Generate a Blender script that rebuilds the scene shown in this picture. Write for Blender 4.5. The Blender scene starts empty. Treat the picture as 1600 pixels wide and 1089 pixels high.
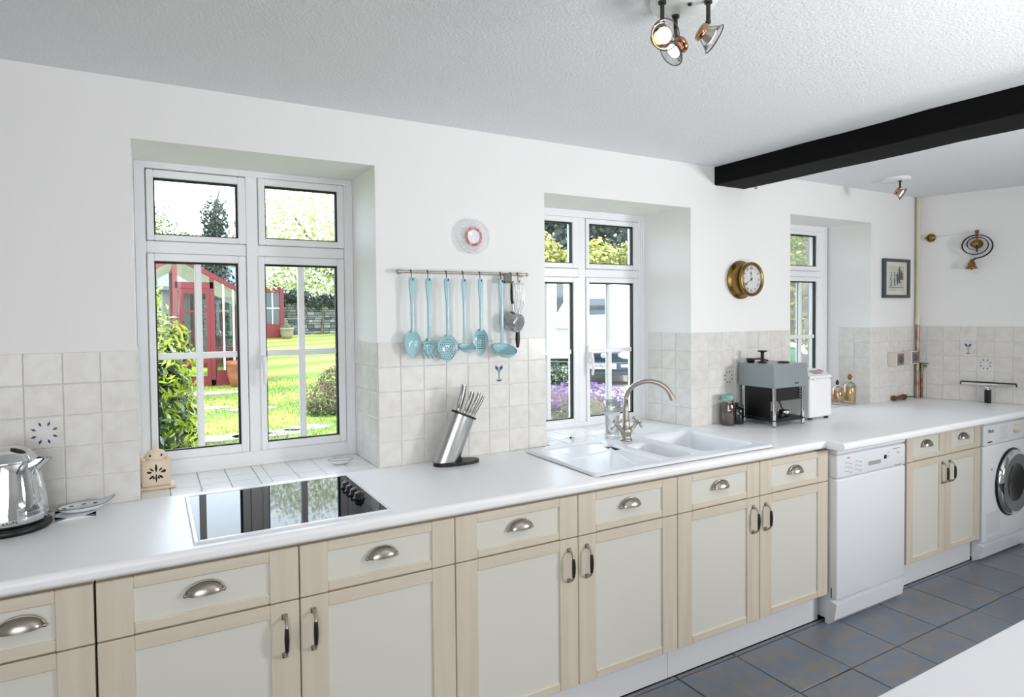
import bpy, bmesh, math, random
from mathutils import Vector, Matrix
PI = math.pi
S = bpy.context.scene
COL = S.collection

# ------------------------------------------------------------------ camera, world, sun, lamps, exposure
cam_data = bpy.data.cameras.new('camera'); cam = bpy.data.objects.new('camera', cam_data); COL.objects.link(cam)
cam_data.sensor_width = 36.0; cam_data.sensor_fit = 'HORIZONTAL'
cam_data.lens = 980.9949 / 1600 * 36
cam_data.shift_x = (800 - 786.3083) / 1600
cam_data.shift_y = (517.9142 - 544.5) / 1600
cam_data.clip_start = 0.02; cam_data.clip_end = 300
_r = Vector((0.87151768, -0.49027091, -0.00955862)); _u = Vector((0.02120144, 0.01819921, 0.99960957)); _f = Vector((0.48990553, 0.87138007, -0.02625538))
cam.matrix_world = Matrix(((_r.x, _u.x, -_f.x, 0.1358), (_r.y, _u.y, -_f.y, -2.4743), (_r.z, _u.z, -_f.z, 1.5311), (0, 0, 0, 1)))
S.camera = cam

world = bpy.data.worlds.new('World'); S.world = world; world.use_nodes = True
wn = world.node_tree.nodes; wl = world.node_tree.links
bg = wn['Background']; bg.inputs['Color'].default_value = (0.77, 0.885, 1.0, 1); bg.inputs['Strength'].default_value = 6.3

def light(name, kind, loc, aim, energy, size=None, color=(1, 1, 1), size_y=None):
    d = bpy.data.lights.new(name, kind); d.energy = energy; d.color = color
    if kind == 'AREA':
        d.size = size
        if size_y: d.shape = 'RECTANGLE'; d.size_y = size_y
    elif kind == 'SUN': d.angle = size
    else: d.shadow_soft_size = size
    o = bpy.data.objects.new(name, d); COL.objects.link(o); o.location = loc
    o.rotation_euler = (Vector(aim) - Vector(loc)).to_track_quat('-Z', 'Y').to_euler()
    return o
SUN = light('sun', 'SUN', (8, -1.5, 8), (0, 0, 0), 4.2, math.radians(0.6), (1.0, 0.96, 0.88))
KEY = light('room_window_light', 'AREA', (4.2, -3.3, 1.55), (1.9, -0.1, 1.15), 32, 0.55, (0.98, 0.99, 1.0)); KEY.data.spread = 2.35
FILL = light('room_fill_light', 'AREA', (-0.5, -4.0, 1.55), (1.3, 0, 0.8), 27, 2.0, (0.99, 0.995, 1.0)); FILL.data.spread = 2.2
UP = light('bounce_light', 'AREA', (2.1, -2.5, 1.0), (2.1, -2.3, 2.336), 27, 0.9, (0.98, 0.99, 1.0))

S.view_settings.view_transform = 'Standard'
try: S.view_settings.look = 'None'
except Exception: pass
S.view_settings.exposure = 0.0; S.view_settings.gamma = 1.0; S.view_settings.use_curve_mapping = False
S.cycles.max_bounces = 8; S.cycles.transparent_max_bounces = 16; S.cycles.diffuse_bounces = 5
S.cycles.caustics_reflective = False; S.cycles.caustics_refractive = False
S.cycles.sample_clamp_indirect = 6.0
S.cycles.use_denoising = True

# ------------------------------------------------------------------ materials
def lin(c):
    c = [x / 255 for x in c[:3]]
    return tuple((x / 12.92 if x <= 0.04045 else ((x + 0.055) / 1.055) ** 2.4) for x in c) + (1,)
def mat(name, col, rough=0.5, metal=0.0, col2=None, scale=8.0, detail=3.0, stretch=None, bump=0.0, bscale=60.0,
        coat=0.0, obj_var=0.0, island_var=None, emit=0.0, spec=0.5, rand_off=False, alpha=None, trans=0.0, ramp=(0.35, 0.65)):
    m = bpy.data.materials.new(name); m.use_nodes = True
    nt = m.node_tree; N = nt.nodes; L = nt.links; b = N['Principled BSDF']
    b.inputs['Roughness'].default_value = rough; b.inputs['Metallic'].default_value = metal
    b.inputs['Base Color'].default_value = lin(col); b.inputs['Specular IOR Level'].default_value = spec
    if coat: b.inputs['Coat Weight'].default_value = coat; b.inputs['Coat Roughness'].default_value = 0.06
    if trans: b.inputs['Transmission Weight'].default_value = trans
    if emit:
        b.inputs['Emission Color'].default_value = lin(col); b.inputs['Emission Strength'].default_value = emit
    src = None; vec = None
    if col2 or bump:
        tc = N.new('ShaderNodeTexCoord'); mp = N.new('ShaderNodeMapping'); L.new(tc.outputs['Object'], mp.inputs['Vector'])
        if stretch: mp.inputs['Scale'].default_value = stretch
        vec = mp.outputs['Vector']
        if rand_off:
            oi = N.new('ShaderNodeObjectInfo'); ad = N.new('ShaderNodeVectorMath'); ad.operation = 'MULTIPLY_ADD'
            cx = N.new('ShaderNodeCombineXYZ')
            for i in range(3): L.new(oi.outputs['Random'], cx.inputs[i])
            L.new(cx.outputs[0], ad.inputs[0]); ad.inputs[1].default_value = (37, 53, 71); L.new(vec, ad.inputs[2]); vec = ad.outputs[0]
    if col2:
        nz = N.new('ShaderNodeTexNoise'); nz.inputs['Scale'].default_value = scale; nz.inputs['Detail'].default_value = detail
        L.new(vec, nz.inputs['Vector']); rp = N.new('ShaderNodeValToRGB')
        rp.color_ramp.elements[0].color = lin(col); rp.color_ramp.elements[1].color = lin(col2)
        rp.color_ramp.elements[0].position = ramp[0]; rp.color_ramp.elements[1].position = ramp[1]
        L.new(nz.outputs['Fac'], rp.inputs['Fac']); src = rp.outputs['Color']
    if island_var:
        g = N.new('ShaderNodeNewGeometry'); rp2 = N.new('ShaderNodeValToRGB'); cols = island_var
        while len(rp2.color_ramp.elements) < len(cols): rp2.color_ramp.elements.new(0.5)
        for i, c in enumerate(cols):
            rp2.color_ramp.elements[i].position = i / max(1, len(cols) - 1); rp2.color_ramp.elements[i].color = lin(c)
        L.new(g.outputs['Random Per Island'], rp2.inputs['Fac']); src = rp2.outputs['Color']
    if obj_var:
        oi2 = N.new('ShaderNodeObjectInfo'); hv = N.new('ShaderNodeHueSaturation'); mr = N.new('ShaderNodeMapRange')
        mr.inputs['To Min'].default_value = 1 - obj_var; mr.inputs['To Max'].default_value = 1 + obj_var
        L.new(oi2.outputs['Random'], mr.inputs['Value']); L.new(mr.outputs[0], hv.inputs['Value'])
        if src: L.new(src, hv.inputs['Color'])
        else: hv.inputs['Color'].default_value = lin(col)
        src = hv.outputs['Color']
    if src: L.new(src, b.inputs['Base Color'])
    if bump:
        nb = N.new('ShaderNodeTexNoise'); nb.inputs['Scale'].default_value = bscale; nb.inputs['Detail'].default_value = 4
        L.new(vec, nb.inputs['Vector']); bp = N.new('ShaderNodeBump'); bp.inputs['Strength'].default_value = bump; bp.inputs['Distance'].default_value = 0.004
        L.new(nb.outputs['Fac'], bp.inputs['Height']); L.new(bp.outputs['Normal'], b.inputs['Normal'])
    if alpha is not None: b.inputs['Alpha'].default_value = alpha
    return m
def glass_mat(name, tint=(255, 255, 255), refl=1.0, base=0.02):
    m = bpy.data.materials.new(name); m.use_nodes = True; nt = m.node_tree; N = nt.nodes; L = nt.links
    N.remove(N['Principled BSDF']); out = N['Material Output']
    t = N.new('ShaderNodeBsdfTransparent'); t.inputs['Color'].default_value = lin(tint)
    g = N.new('ShaderNodeBsdfGlossy'); g.inputs['Roughness'].default_value = 0.02
    fr = N.new('ShaderNodeFresnel'); fr.inputs['IOR'].default_value = 1.45
    mu = N.new('ShaderNodeMath'); mu.operation = 'MULTIPLY_ADD'; mu.inputs[1].default_value = refl; mu.inputs[2].default_value = base
    mx = N.new('ShaderNodeMixShader'); L.new(fr.outputs[0], mu.inputs[0]); L.new(mu.outputs[0], mx.inputs[0])
    L.new(t.outputs[0], mx.inputs[1]); L.new(g.outputs[0], mx.inputs[2]); L.new(mx.outputs[0], out.inputs['Surface'])
    return m
def leaf_mat(name, cols, rough=0.45, trans=0.35, k=0.70):
    cols = [tuple(x * k for x in c) for c in cols]
    m = mat(name, cols[0], rough, island_var=cols)
    nt = m.node_tree; N = nt.nodes; L = nt.links; b = N['Principled BSDF']; out = N['Material Output']
    tr = N.new('ShaderNodeBsdfTranslucent'); mx = N.new('ShaderNodeMixShader'); mx.inputs[0].default_value = trans
    L.new(b.inputs['Base Color'].links[0].from_socket, tr.inputs['Color'])
    L.new(b.outputs[0], mx.inputs[1]); L.new(tr.outputs[0], mx.inputs[2]); L.new(mx.outputs[0], out.inputs['Surface'])
    return m

M_wall = mat('white_plaster', (241, 240, 239), 0.75, bump=0.06, bscale=30)
M_ceil = mat('textured_ceiling_paint', (234, 235, 237), 0.62, bump=1.0, bscale=120)
M_beam = mat('black_beam_paint', (5, 5, 5), 0.75, bump=0.25, bscale=18, spec=0.15)
M_tile = mat('glazed_wall_tile', (226, 225, 222), 0.26, col2=(217, 212, 206), scale=2.2, detail=4, bump=0.10, bscale=5, obj_var=0.03, rand_off=True, ramp=(0.38, 0.72))
M_sill = mat('white_sill_tile', (236, 236, 236), 0.16, bump=0.08, bscale=4, obj_var=0.015, rand_off=True)
M_grout = mat('grout', (228, 227, 222), 0.8)
M_floor = mat('slate_tile', (112, 122, 137), 0.34, col2=(130, 125, 122), scale=4.5, detail=9, bump=0.12, bscale=9, obj_var=0.05, rand_off=True, ramp=(0.42, 0.66))
M_fgrout = mat('dark_floor_grout', (46, 47, 52), 0.85)
M_upvc = mat('white_upvc', (240, 241, 243), 0.28)
M_gasket = mat('black_gasket', (8, 8, 9), 0.6)
M_pane = glass_mat('window_glass', refl=0.55, base=0.0)
M_lam = mat('white_laminate', (249, 249, 251), 0.34, bump=0.02, bscale=90)
M_stile = mat('cream_woodgrain', (222, 212, 195), 0.45, col2=(214, 203, 184), scale=30, detail=4, stretch=(1, 1, 0.05))
M_rail = mat('cream_woodgrain_rail', (223, 213, 196), 0.45, col2=(215, 204, 185), scale=30, detail=4, stretch=(0.05, 1, 1))
M_panel = mat('off_white_panel', (224, 222, 212), 0.45)
M_carc = mat('cream_carcass', (205, 192, 172), 0.6)
M_plinth = mat('pale_grey_plinth', (232, 232, 235), 0.45)
M_nickel = mat('brushed_nickel', (178, 172, 162), 0.3, 1.0)
M_darkm = mat('aged_pewter', (78, 75, 72), 0.34, 1.0)
M_black = mat('black_plastic', (14, 14, 15), 0.38)
M_blackgrip = mat('black_handle_grip', (44, 39, 34), 0.3)
M_chrome = mat('chrome', (225, 225, 226), 0.06, 1.0)
M_steel = mat('brushed_steel', (190, 190, 190), 0.28, 1.0, bump=0.06, bscale=10, stretch=(40, 40, 1))
M_white = mat('white_enamel', (238, 240, 244), 0.22)
M_whitep = mat('white_plastic', (238, 238, 238), 0.35)
M_ceram = mat('white_ceramic', (238, 240, 243), 0.12, coat=0.3)
M_hobglass = mat('black_hob_glass', (10, 10, 12), 0.03, spec=0.12)
M_blue = mat('pale_blue_enamel', (163, 203, 209), 0.18, coat=0.5)
M_navy = mat('cobalt_glaze', (62, 84, 158), 0.3)
M_dkmotif = mat('dark_glaze', (52, 52, 66), 0.3)
M_sprig = mat('green_grey_glaze', (120, 138, 132), 0.4)
M_brass = mat('brass', (150, 120, 68), 0.28, 1.0)
M_copper = mat('old_copper', (138, 92, 62), 0.38, 0.8, col2=(188, 168, 148), scale=14)
M_cream = mat('cream_paint', (214, 212, 190), 0.4)
M_terra = mat('terracotta', (150, 92, 62), 0.8, col2=(128, 74, 48), scale=6)
M_tileclay = mat('cream_bisque', (230, 212, 190), 0.5, col2=(222, 202, 180), scale=10)
M_hole = mat('dark_recess', (48, 36, 28), 0.9)
M_red = mat('red_painted_timber', (112, 30, 36), 0.5)
M_whitebar = mat('white_glazing_bar', (240, 232, 230), 0.5)
M_stone = mat('grey_rubble_stone', (116, 110, 106), 0.9, col2=(160, 150, 142), scale=5, detail=6, bump=0.5, bscale=14, island_var=None, obj_var=0.12, rand_off=True)
M_stonew = mat('garden_wall_stone', (140, 142, 140), 0.9, island_var=[(60, 64, 64), (136, 138, 134), (92, 96, 96), (164, 160, 150)], bump=0.5, bscale=8)
M_mortar = mat('mortar', (46, 46, 44), 0.95)
M_glassobj = glass_mat('clear_glass', (252, 253, 253), 0.6, 0.16)
M_ghglass = glass_mat('greenhouse_glass', (225, 235, 232), 0.8, 0.06)
M_lamp = mat('lit_lamp_lens', (255, 240, 214), 0.3, emit=9.0)
M_rust = mat('copper_reflector', (190, 146, 116), 0.2, 1.0)
M_wood = mat('dark_turned_wood', (112, 70, 38), 0.4, col2=(60, 38, 24), scale=14, stretch=(1, 1, 6))

# ------------------------------------------------------------------ geometry builder
class G:
    def __init__(s): s.v = []; s.f = []; s.m = []; s.sm = []; s.M = Matrix()
    def add(s, vs, fs, mi=0, smooth=False):
        o = len(s.v); M = s.M
        s.v += [tuple(M @ Vector(p)) for p in vs]
        for f in fs: s.f.append(tuple(i + o for i in f)); s.m.append(mi); s.sm.append(smooth)
        return s
    def box(s, a, b, bev=0.0, mi=0):
        x0, y0, z0 = [min(a[i], b[i]) for i in range(3)]; x1, y1, z1 = [max(a[i], b[i]) for i in range(3)]
        if bev <= 0:
            v = [(x0, y0, z0), (x1, y0, z0), (x1, y1, z0), (x0, y1, z0), (x0, y0, z1), (x1, y0, z1), (x1, y1, z1), (x0, y1, z1)]
            return s.add(v, [(0, 3, 2, 1), (4, 5, 6, 7), (0, 1, 5, 4), (1, 2, 6, 5), (2, 3, 7, 6), (3, 0, 4, 7)], mi)
        bm = bmesh.new(); bmesh.ops.create_cube(bm, size=1)
        for v in bm.verts: v.co = Vector((x0 if v.co.x < 0 else x1, y0 if v.co.y < 0 else y1, z0 if v.co.z < 0 else z1))
        bev = min(bev, 0.49 * min(x1 - x0, y1 - y0, z1 - z0))
        bmesh.ops.bevel(bm, geom=bm.edges[:], offset=bev, segments=3 if bev > 0.004 else 1, affect='EDGES', profile=0.5)
        bm.verts.index_update()
        s.add([v.co[:] for v in bm.verts], [tuple(v.index for v in f.verts) for f in bm.faces], mi, bev > 0.004); bm.free(); return s
    def prism(s, poly, a0, a1, axis='z', mi=0, smooth=False):
        # poly in the plane perpendicular to axis: z -> (x,y); x -> (y,z); y -> (x,z)
        n = len(poly)
        def P(p, a): return {'z': (p[0], p[1], a), 'x': (a, p[0], p[1]), 'y': (p[0], a, p[1])}[axis]
        v = [P(p, a0) for p in poly] + [P(p, a1) for p in poly]
        s.add(v, [(i, (i + 1) % n, (i + 1) % n + n, i + n) for i in range(n)], mi, smooth)
        return s.add(v, [tuple(range(n))[::-1], tuple(range(n, 2 * n))], mi)
    def tube(s, pts, r, n=10, mi=0, caps=True, flat=None):
        pts = [Vector(p) for p in pts]; k = len(pts); rs = r if isinstance(r, (list, tuple)) else [r] * k
        vs = []; up = None
        for i, p in enumerate(pts):
            t = (pts[min(i + 1, k - 1)] - pts[max(i - 1, 0)]).normalized()
            if up is None:
                up = Vector((0, 0, 1)) if abs(t.z) < 0.9 else Vector((0, 1, 0))
            a = (up - t * up.dot(t))
            if a.length < 1e-5: a = t.orthogonal()
            a.normalize(); b = t.cross(a); up = a
            for j in range(n):
                q = 2 * PI * j / n; fl = flat[i] if flat else 1.0
                vs.append(p + a * (math.cos(q) * rs[i]) + b * (math.sin(q) * rs[i] * fl))
        fs = [(i * n + j, i * n + (j + 1) % n, (i + 1) * n + (j + 1) % n, (i + 1) * n + j) for i in range(k - 1) for j in range(n)]
        s.add(vs, fs, mi, True)
        if caps: s.add(vs[:n], [tuple(range(n))[::-1]], mi); s.add(vs[-n:], [tuple(range(n))], mi)
        return s
    def cyl(s, p0, p1, r0, r1=None, n=20, mi=0, caps=True):
        return s.tube([p0, p1], [r0, r0 if r1 is None else r1], n, mi, caps)
    def lathe(s, prof, c=(0, 0, 0), axis=(0, 0, 1), n=28, mi=0, ang=(0, 2 * PI), sx=1.0):
        A = Vector(axis).normalized(); X = (Vector((1, 0, 0)) if abs(A.x) < 0.9 else Vector((0, 1, 0))); X = (X - A * X.dot(A)).normalized(); Y = A.cross(X); c = Vector(c)
        full = abs(ang[1] - ang[0] - 2 * PI) < 1e-6; cols = n if full else n + 1
        vs = [c + A * z + (X * math.cos(q) * sx + Y * math.sin(q)) * r for (r, z) in prof for q in [ang[0] + (ang[1] - ang[0]) * j / n for j in range(cols)]]
        fs = []
        for i in range(len(prof) - 1):
            for j in range(n):
                j2 = (j + 1) % cols; fs.append((i * cols + j, i * cols + j2, (i + 1) * cols + j2, (i + 1) * cols + j))
        return s.add(vs, fs, mi, True)
    def ell(s, c, r, n=20, m=12, mi=0, z0=-1.0, z1=1.0):
        a0 = math.asin(z0); a1 = math.asin(z1)
        prof = [(math.cos(a0 + (a1 - a0) * i / m), math.sin(a0 + (a1 - a0) * i / m)) for i in range(m + 1)]
        vs = [(c[0] + r[0] * p * math.cos(2 * PI * j / n), c[1] + r[1] * p * math.sin(2 * PI * j / n), c[2] + r[2] * z) for p, z in prof for j in range(n)]
        fs = [(i * n + j, i * n + (j + 1) % n, (i + 1) * n + (j + 1) % n, (i + 1) * n + j) for i in range(m) for j in range(n)]
        return s.add(vs, fs, mi, True)
    def text(s, body, size, mtx, mi=0, depth=0.0004):
        cu = bpy.data.curves.new('t', 'FONT'); cu.body = body; cu.size = size; cu.extrude = depth; cu.align_x = 'CENTER'; cu.align_y = 'CENTER'; cu.resolution_u = 2
        o = bpy.data.objects.new('t', cu); COL.objects.link(o); dg = bpy.context.evaluated_depsgraph_get(); dg.update()
        me = bpy.data.meshes.new_from_object(o.evaluated_get(dg))
        s.add([tuple(mtx @ v.co) for v in me.vertices], [tuple(p.vertices) for p in me.polygons], mi)
        bpy.data.objects.remove(o); bpy.data.curves.remove(cu); bpy.data.meshes.remove(me); return s

def obj(name, g, mats, parent=None, loc=None, rot=None):
    me = bpy.data.meshes.new(name); me.from_pydata(g.v, [], g.f)
    for m in (mats if isinstance(mats, (list, tuple)) else [mats]): me.materials.append(m)
    me.polygons.foreach_set('material_index', g.m); me.polygons.foreach_set('use_smooth', g.sm)
    me.update()
    o = bpy.data.objects.new(name, me); COL.objects.link(o)
    if parent: o.parent = parent
    if loc: o.location = loc
    if rot: o.rotation_euler = rot
    return o
def mesh_inst(name, me, parent, mtx):
    o = bpy.data.objects.new(name, me); COL.objects.link(o); o.parent = parent; o.matrix_local = mtx; return o
def tag(o, label, cat, group=None):
    o['label'] = label; o['category'] = cat
    if group: o['group'] = group
    return o
def thing(name, label, cat, loc=(0, 0, 0), rotz=0.0, group=None):
    o = bpy.data.objects.new(name, None); COL.objects.link(o); o.location = loc; o.rotation_euler = (0, 0, rotz); o.empty_display_size = 0.1
    return tag(o, label, cat, group)
def struct(name, g=None, m=None):
    o = obj(name, g, m) if g else bpy.data.objects.new(name, None)
    if not g: COL.objects.link(o)
    o['kind'] = 'structure'; return o
def dup(root, loc, label, rotz=None):
    r = root.copy(); COL.objects.link(r); r.location = loc; r['label'] = label
    if rotz is not None: r.rotation_euler = (0, 0, rotz)
    for ch in list(root.children):
        c = ch.copy(); COL.objects.link(c); c.parent = r
        for gch in list(ch.children):
            d = gch.copy(); COL.objects.link(d); d.parent = c
    return r
rnd = random.Random(7)

# ------------------------------------------------------------------ room shell
YW = -0.010; ZC = 2.336; CT = 0.912; TT = 1.424
W1 = dict(x0=0.0914, x1=0.9357, b0=0.0914, b1=0.9357, h=2.137, y=0.325)
W2 = dict(x0=1.7467, x1=2.6872, b0=1.775, b1=2.655, h=2.099, y=0.335)
W3 = dict(x0=3.5168, x1=4.3521, b0=3.56, b1=4.30, h=2.124, y=0.28)
BACK = 0.405
def rw(y): return 4.927 + 0.29 * (YW - y)          # the right wall runs slightly askew
g = G()
piers = [(-1.9, -1.9, W1['x0'], W1['b0']), (W1['x1'], W1['b1'], W2['x0'], W2['b0']), (W2['x1'], W2['b1'], W3['x0'], W3['b0']), (W3['x1'], W3['b1'], 5.6, 5.6)]
for a0, b0, a1, b1 in piers:
    g.prism([(a0, YW), (a1, YW), (b1, BACK), (b0, BACK)], -0.02, ZC + 0.12)
for W in (W1, W2, W3):
    q = [(W['x0'], YW), (W['x1'], YW), (W['b1'], BACK), (W['b0'], BACK)]
    g.prism(q, W['h'], ZC + 0.12); g.prism(q, -0.02, CT - 0.007)
wall_back = struct('wall_back', g, M_wall)
g = G(); g.prism([(rw(YW), YW), (rw(-4.4), -4.4), (rw(-4.4) + 0.15, -4.4), (rw(YW) + 0.15, YW)], -0.02, ZC + 0.12)
wall_right = struct('wall_right', g, M_wall)
g = G(); g.box((-2.05, -4.4, -0.02), (-1.9, YW, ZC + 0.12)); struct('wall_left', g, M_wall)
g = G(); g.box((-2.05, -4.55, -0.02), (6.6, -4.4, ZC + 0.12)); struct('wall_front', g, M_wall)
g = G(); g.box((-2.05, -4.55, ZC), (6.6, BACK, ZC + 0.12)); struct('ceiling', g, M_ceil)
g = G(); g.box((-2.05, -4.55, -0.06), (6.6, BACK, -0.006)); floor = struct('floor', g, M_fgrout)
# outer skin of the house wall (rubble), a hand's breadth behind the window frames
g = G()
for a, b in ((-3.0, 0.08), (0.95, 1.76), (2.672, 3.55), (4.315, 7.5)): g.box((a, BACK + .001, -0.4), (b, BACK + 0.022, 2.6), 0.0)
for a, b in ((0.08, 0.95), (1.76, 2.672), (3.55, 4.315)): g.box((a, BACK + .001, 2.16), (b, BACK + 0.022, 2.6)); g.box((a, BACK + .001, -0.4), (b, BACK + 0.022, 0.9))
struct('wall_outside', g, M_stone)

def unit_tile(name, m, bev=0.020, t=0.0034):
    v = [(-.5, -.5, 0), (.5, -.5, 0), (.5, .5, 0), (-.5, .5, 0), (-.5, -.5, t * .55), (.5, -.5, t * .55), (.5, .5, t * .55), (-.5, .5, t * .55)]
    e = .5 - bev; v += [(-e, -e, t), (e, -e, t), (e, e, t), (-e, e, t)]
    f = [(0, 1, 5, 4), (1, 2, 6, 5), (2, 3, 7, 6), (3, 0, 4, 7), (4, 5, 9, 8), (5, 6, 10, 9), (6, 7, 11, 10), (7, 4, 8, 11), (8, 9, 10, 11)]
    me = bpy.data.meshes.new(name); me.from_pydata(v, [], f); me.materials.append(m); me.update(); return me
TILE = unit_tile('tile', M_tile); STILE = unit_tile('tile', M_sill, 0.015, 0.007); FTILE = unit_tile('tile', M_floor, 0.006, 0.006)
def tile(parent, me, c, U, V, w, h, gap=0.0016, name='tile'):
    U = Vector(U).normalized(); V = Vector(V).normalized(); Nn = U.cross(V)
    a = rnd.uniform(-.006, .006); U2 = (U + V * a); V2 = (V - U * a); Nn = (Nn + U * rnd.uniform(-.012, .012) + V * rnd.uniform(-.012, .012))
    U2 = U2 * (w - gap); V2 = V2 * (h - gap)
    m = Matrix(((U2.x, V2.x, Nn.x, c[0]), (U2.y, V2.y, Nn.y, c[1]), (U2.z, V2.z, Nn.z, c[2]), (0, 0, 0, 1)))
    o = mesh_inst(name, me, parent, m); return o
HT = (TT - CT) / 5
TILES = {}
def run(parent, p0, p1, edges, key=None, rows=5):
    # edges: distances from p0 along p1-p0; tiles face the left normal
    p0 = Vector(p0); d = (Vector(p1) - p0).normalized()
    for i in range(len(edges) - 1):
        w = edges[i + 1] - edges[i]; mid = p0 + d * ((edges[i] + edges[i + 1]) / 2)
        for r in range(rows):
            z = TT - HT * (r + .5)
            o = tile(parent, TILE, (mid.x, mid.y, z), d, (0, 0, 1), w, HT)
            if key is not None: TILES[(key, i, r)] = o
s = 0.1029
run(wall_back, (0.0914 - 6 * s, YW, 0), (9, YW, 0), [i * s for i in range(7)], 'a')
run(wall_back, (0.9357 - 0.006, YW, 0), (9, YW, 0), [0.006] + [i * s for i in range(1, 8)] + [0.817], 'b')
run(wall_back, (2.687, YW, 0), (9, YW, 0), [0] + [i * s + 0.03 for i in range(1, 8)] + [0.829], 'c')
L4 = rw(YW) - 4.3521
run(wall_back, (4.3521, YW, 0), (9, YW, 0), [i * s for i in range(6)] + [L4], 'd')
for W in (W1, W2, W3):   # right-hand reveals
    p0 = (W['b1'] + (W['x1'] - W['b1']) * ((BACK - W['y']) / (BACK - YW)), W['y'], 0)
    L = (Vector((W['x1'], YW, 0)) - Vector(p0)).length
    run(wall_back, p0, (W['x1'], YW, 0), [L - k * s for k in range(3, 0, -1) if L - k * s > 0.015] + [L])
    p1 = (W['b0'] + (W['x0'] - W['b0']) * ((BACK - W['y']) / (BACK - YW)), W['y'], 0)
    run(wall_back, (W['x0'], YW, 0), p1, [0] + [k * s for k in range(1, 4) if k * s < L - 0.015] + [L])
run(wall_right, (rw(YW), YW, 0), (rw(-4), -4, 0), [0, 0.055] + [0.055 + i * 0.096 for i in range(1, 13)], 'r')
# sill tiles
def sill(W, xs, ys):
    for i in range(len(xs) - 1):
        for j in range(len(ys) - 1):
            tile(wall_back, STILE, ((xs[i] + xs[i + 1]) / 2, (ys[j] + ys[j + 1]) / 2, CT - 0.007), (1, 0, 0), (0, 1, 0), xs[i + 1] - xs[i], ys[j + 1] - ys[j])
sill(W1, [0.094, 0.186, 0.286, 0.387, 0.488, 0.527, 0.627, 0.730, 0.832, 0.934], [YW, 0.082, 0.182, 0.283, W1['y'] + .01])
sill(W2, [1.776 + i * 0.1 for i in range(9)] + [2.656], [YW, 0.088, 0.19, 0.29, W2['y'] + .01])
sill(W3, [3.56 + i * 0.1 for i in range(8)] + [4.30], [YW, 0.088, 0.19, W3['y'] + .01])
# floor tiles: a cut row beside the plinth, then full rows
x_first = 2.0353; t = 0.3485
for j, (ya, yb) in enumerate([(-0.546, -0.568), (-0.568, -0.883), (-0.883, -1.198), (-1.198, -1.513)]):
    for i in range(-4, 12):
        xa = x_first + i * t
        tile(floor, FTILE, (xa + t / 2, (ya + yb) / 2, -0.006), (1, 0, 0), (0, 1, 0), t, abs(yb - ya), 0.006)

# painted motifs on tiles
def petals(tile_o, mat_, n=8, rad=0.30, ln=0.17, wd=0.075):
    g = G(); zt = 0.0038
    for k in range(n):
        a = 2 * PI * (k + .5) / n; d = Vector((math.cos(a), math.sin(a), 0)); p = Vector((-d.y, d.x, 0)); c = d * rad
        g.add([tuple(c - d * ln * .5 + Vector((0, 0, zt))), tuple(c + p * wd * .5 + Vector((0, 0, zt))), tuple(c + d * ln * .5 + Vector((0, 0, zt))), tuple(c - p * wd * .5 + Vector((0, 0, zt)))], [(0, 3, 2, 1), (0, 1, 2, 3)])
    obj('petal_motif', g, mat_, tile_o)
def tulip(tile_o):
    g = G(); zt = 0.0038
    for sg in (-1, 1):
        g.add([(0.06 * sg, 0.10, zt), (0.05 * sg, 0.26, zt), (0.17 * sg, 0.36, zt), (0.19 * sg, 0.22, zt)], [(0, 1, 2, 3), (3, 2, 1, 0)], 0)
    g.add([(-0.02, -0.34, zt), (0.02, -0.34, zt), (0.02, 0.08, zt), (-0.02, 0.08, zt)], [(0, 1, 2, 3), (3, 2, 1, 0)], 1)
    for sg in (-1, 1): g.add([(0, -0.32, zt), (0, -0.38, zt), (0.13 * sg, -0.33, zt), (0.13 * sg, -0.26, zt)], [(0, 1, 2, 3), (3, 2, 1, 0)], 1)
    g.add([(-0.06, 0.04, zt), (0.06, 0.04, zt), (0.1, 0.14, zt), (0, 0.3, zt), (-0.1, 0.14, zt)], [(0, 1, 2, 3, 4), (4, 3, 2, 1, 0)], 2)
    obj('tulip_motif', g, [M_navy, M_sprig, mat('pale_aqua_glaze', (196, 214, 214), 0.3)], tile_o)
petals(TILES[('a', 3, 2)], M_navy); petals(TILES[('c', 2, 2)], M_dkmotif)
petals(TILES[('r', 4, 2)], M_navy); tulip(TILES[('r', 3, 1)]); tulip(TILES[('b', 5, 1)])

# black ceiling beam with its hook
bt = thing('ceiling_beam', 'long black painted beam across the white ceiling', 'beam', (2.868, YW, ZC))
g = G()
nseg = 24; pts = []
for k in range(nseg + 1):
    y = YW - 0.001 - k / nseg * 4.38 - YW; j = 0.006 * math.sin(k * 1.9) + 0.004 * math.sin(k * 4.1)
    pts.append([(0 + j, y, -0.0005), (0 + j * .5, y, -0.096 + j * .3), (0.008, y, -0.1), (0.24, y, -0.1 - j * .3), (0.248 + j, y, -0.092), (0.248 + j, y, -0.0005)])
vs = [p for row in pts for p in row]; n = 6
g.add(vs, [(i * n + a, i * n + (a + 1) % n, (i + 1) * n + (a + 1) % n, (i + 1) * n + a) for i in range(nseg) for a in range(n)])
g.add(pts[0], [tuple(range(n))]); g.add(pts[-1], [tuple(range(n))[::-1]])
obj('timber', g, M_beam, bt)
g = G(); g.tube([(0.165, -0.14, -0.098), (0.165, -0.14, -0.112)] + [(0.165 + 0.009 * math.sin(a), -0.14, -0.121 + 0.009 * math.cos(a)) for a in [i * PI / 6 for i in range(0, 10)]], 0.002, 6)
obj('hook', g, M_black, bt)

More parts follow.
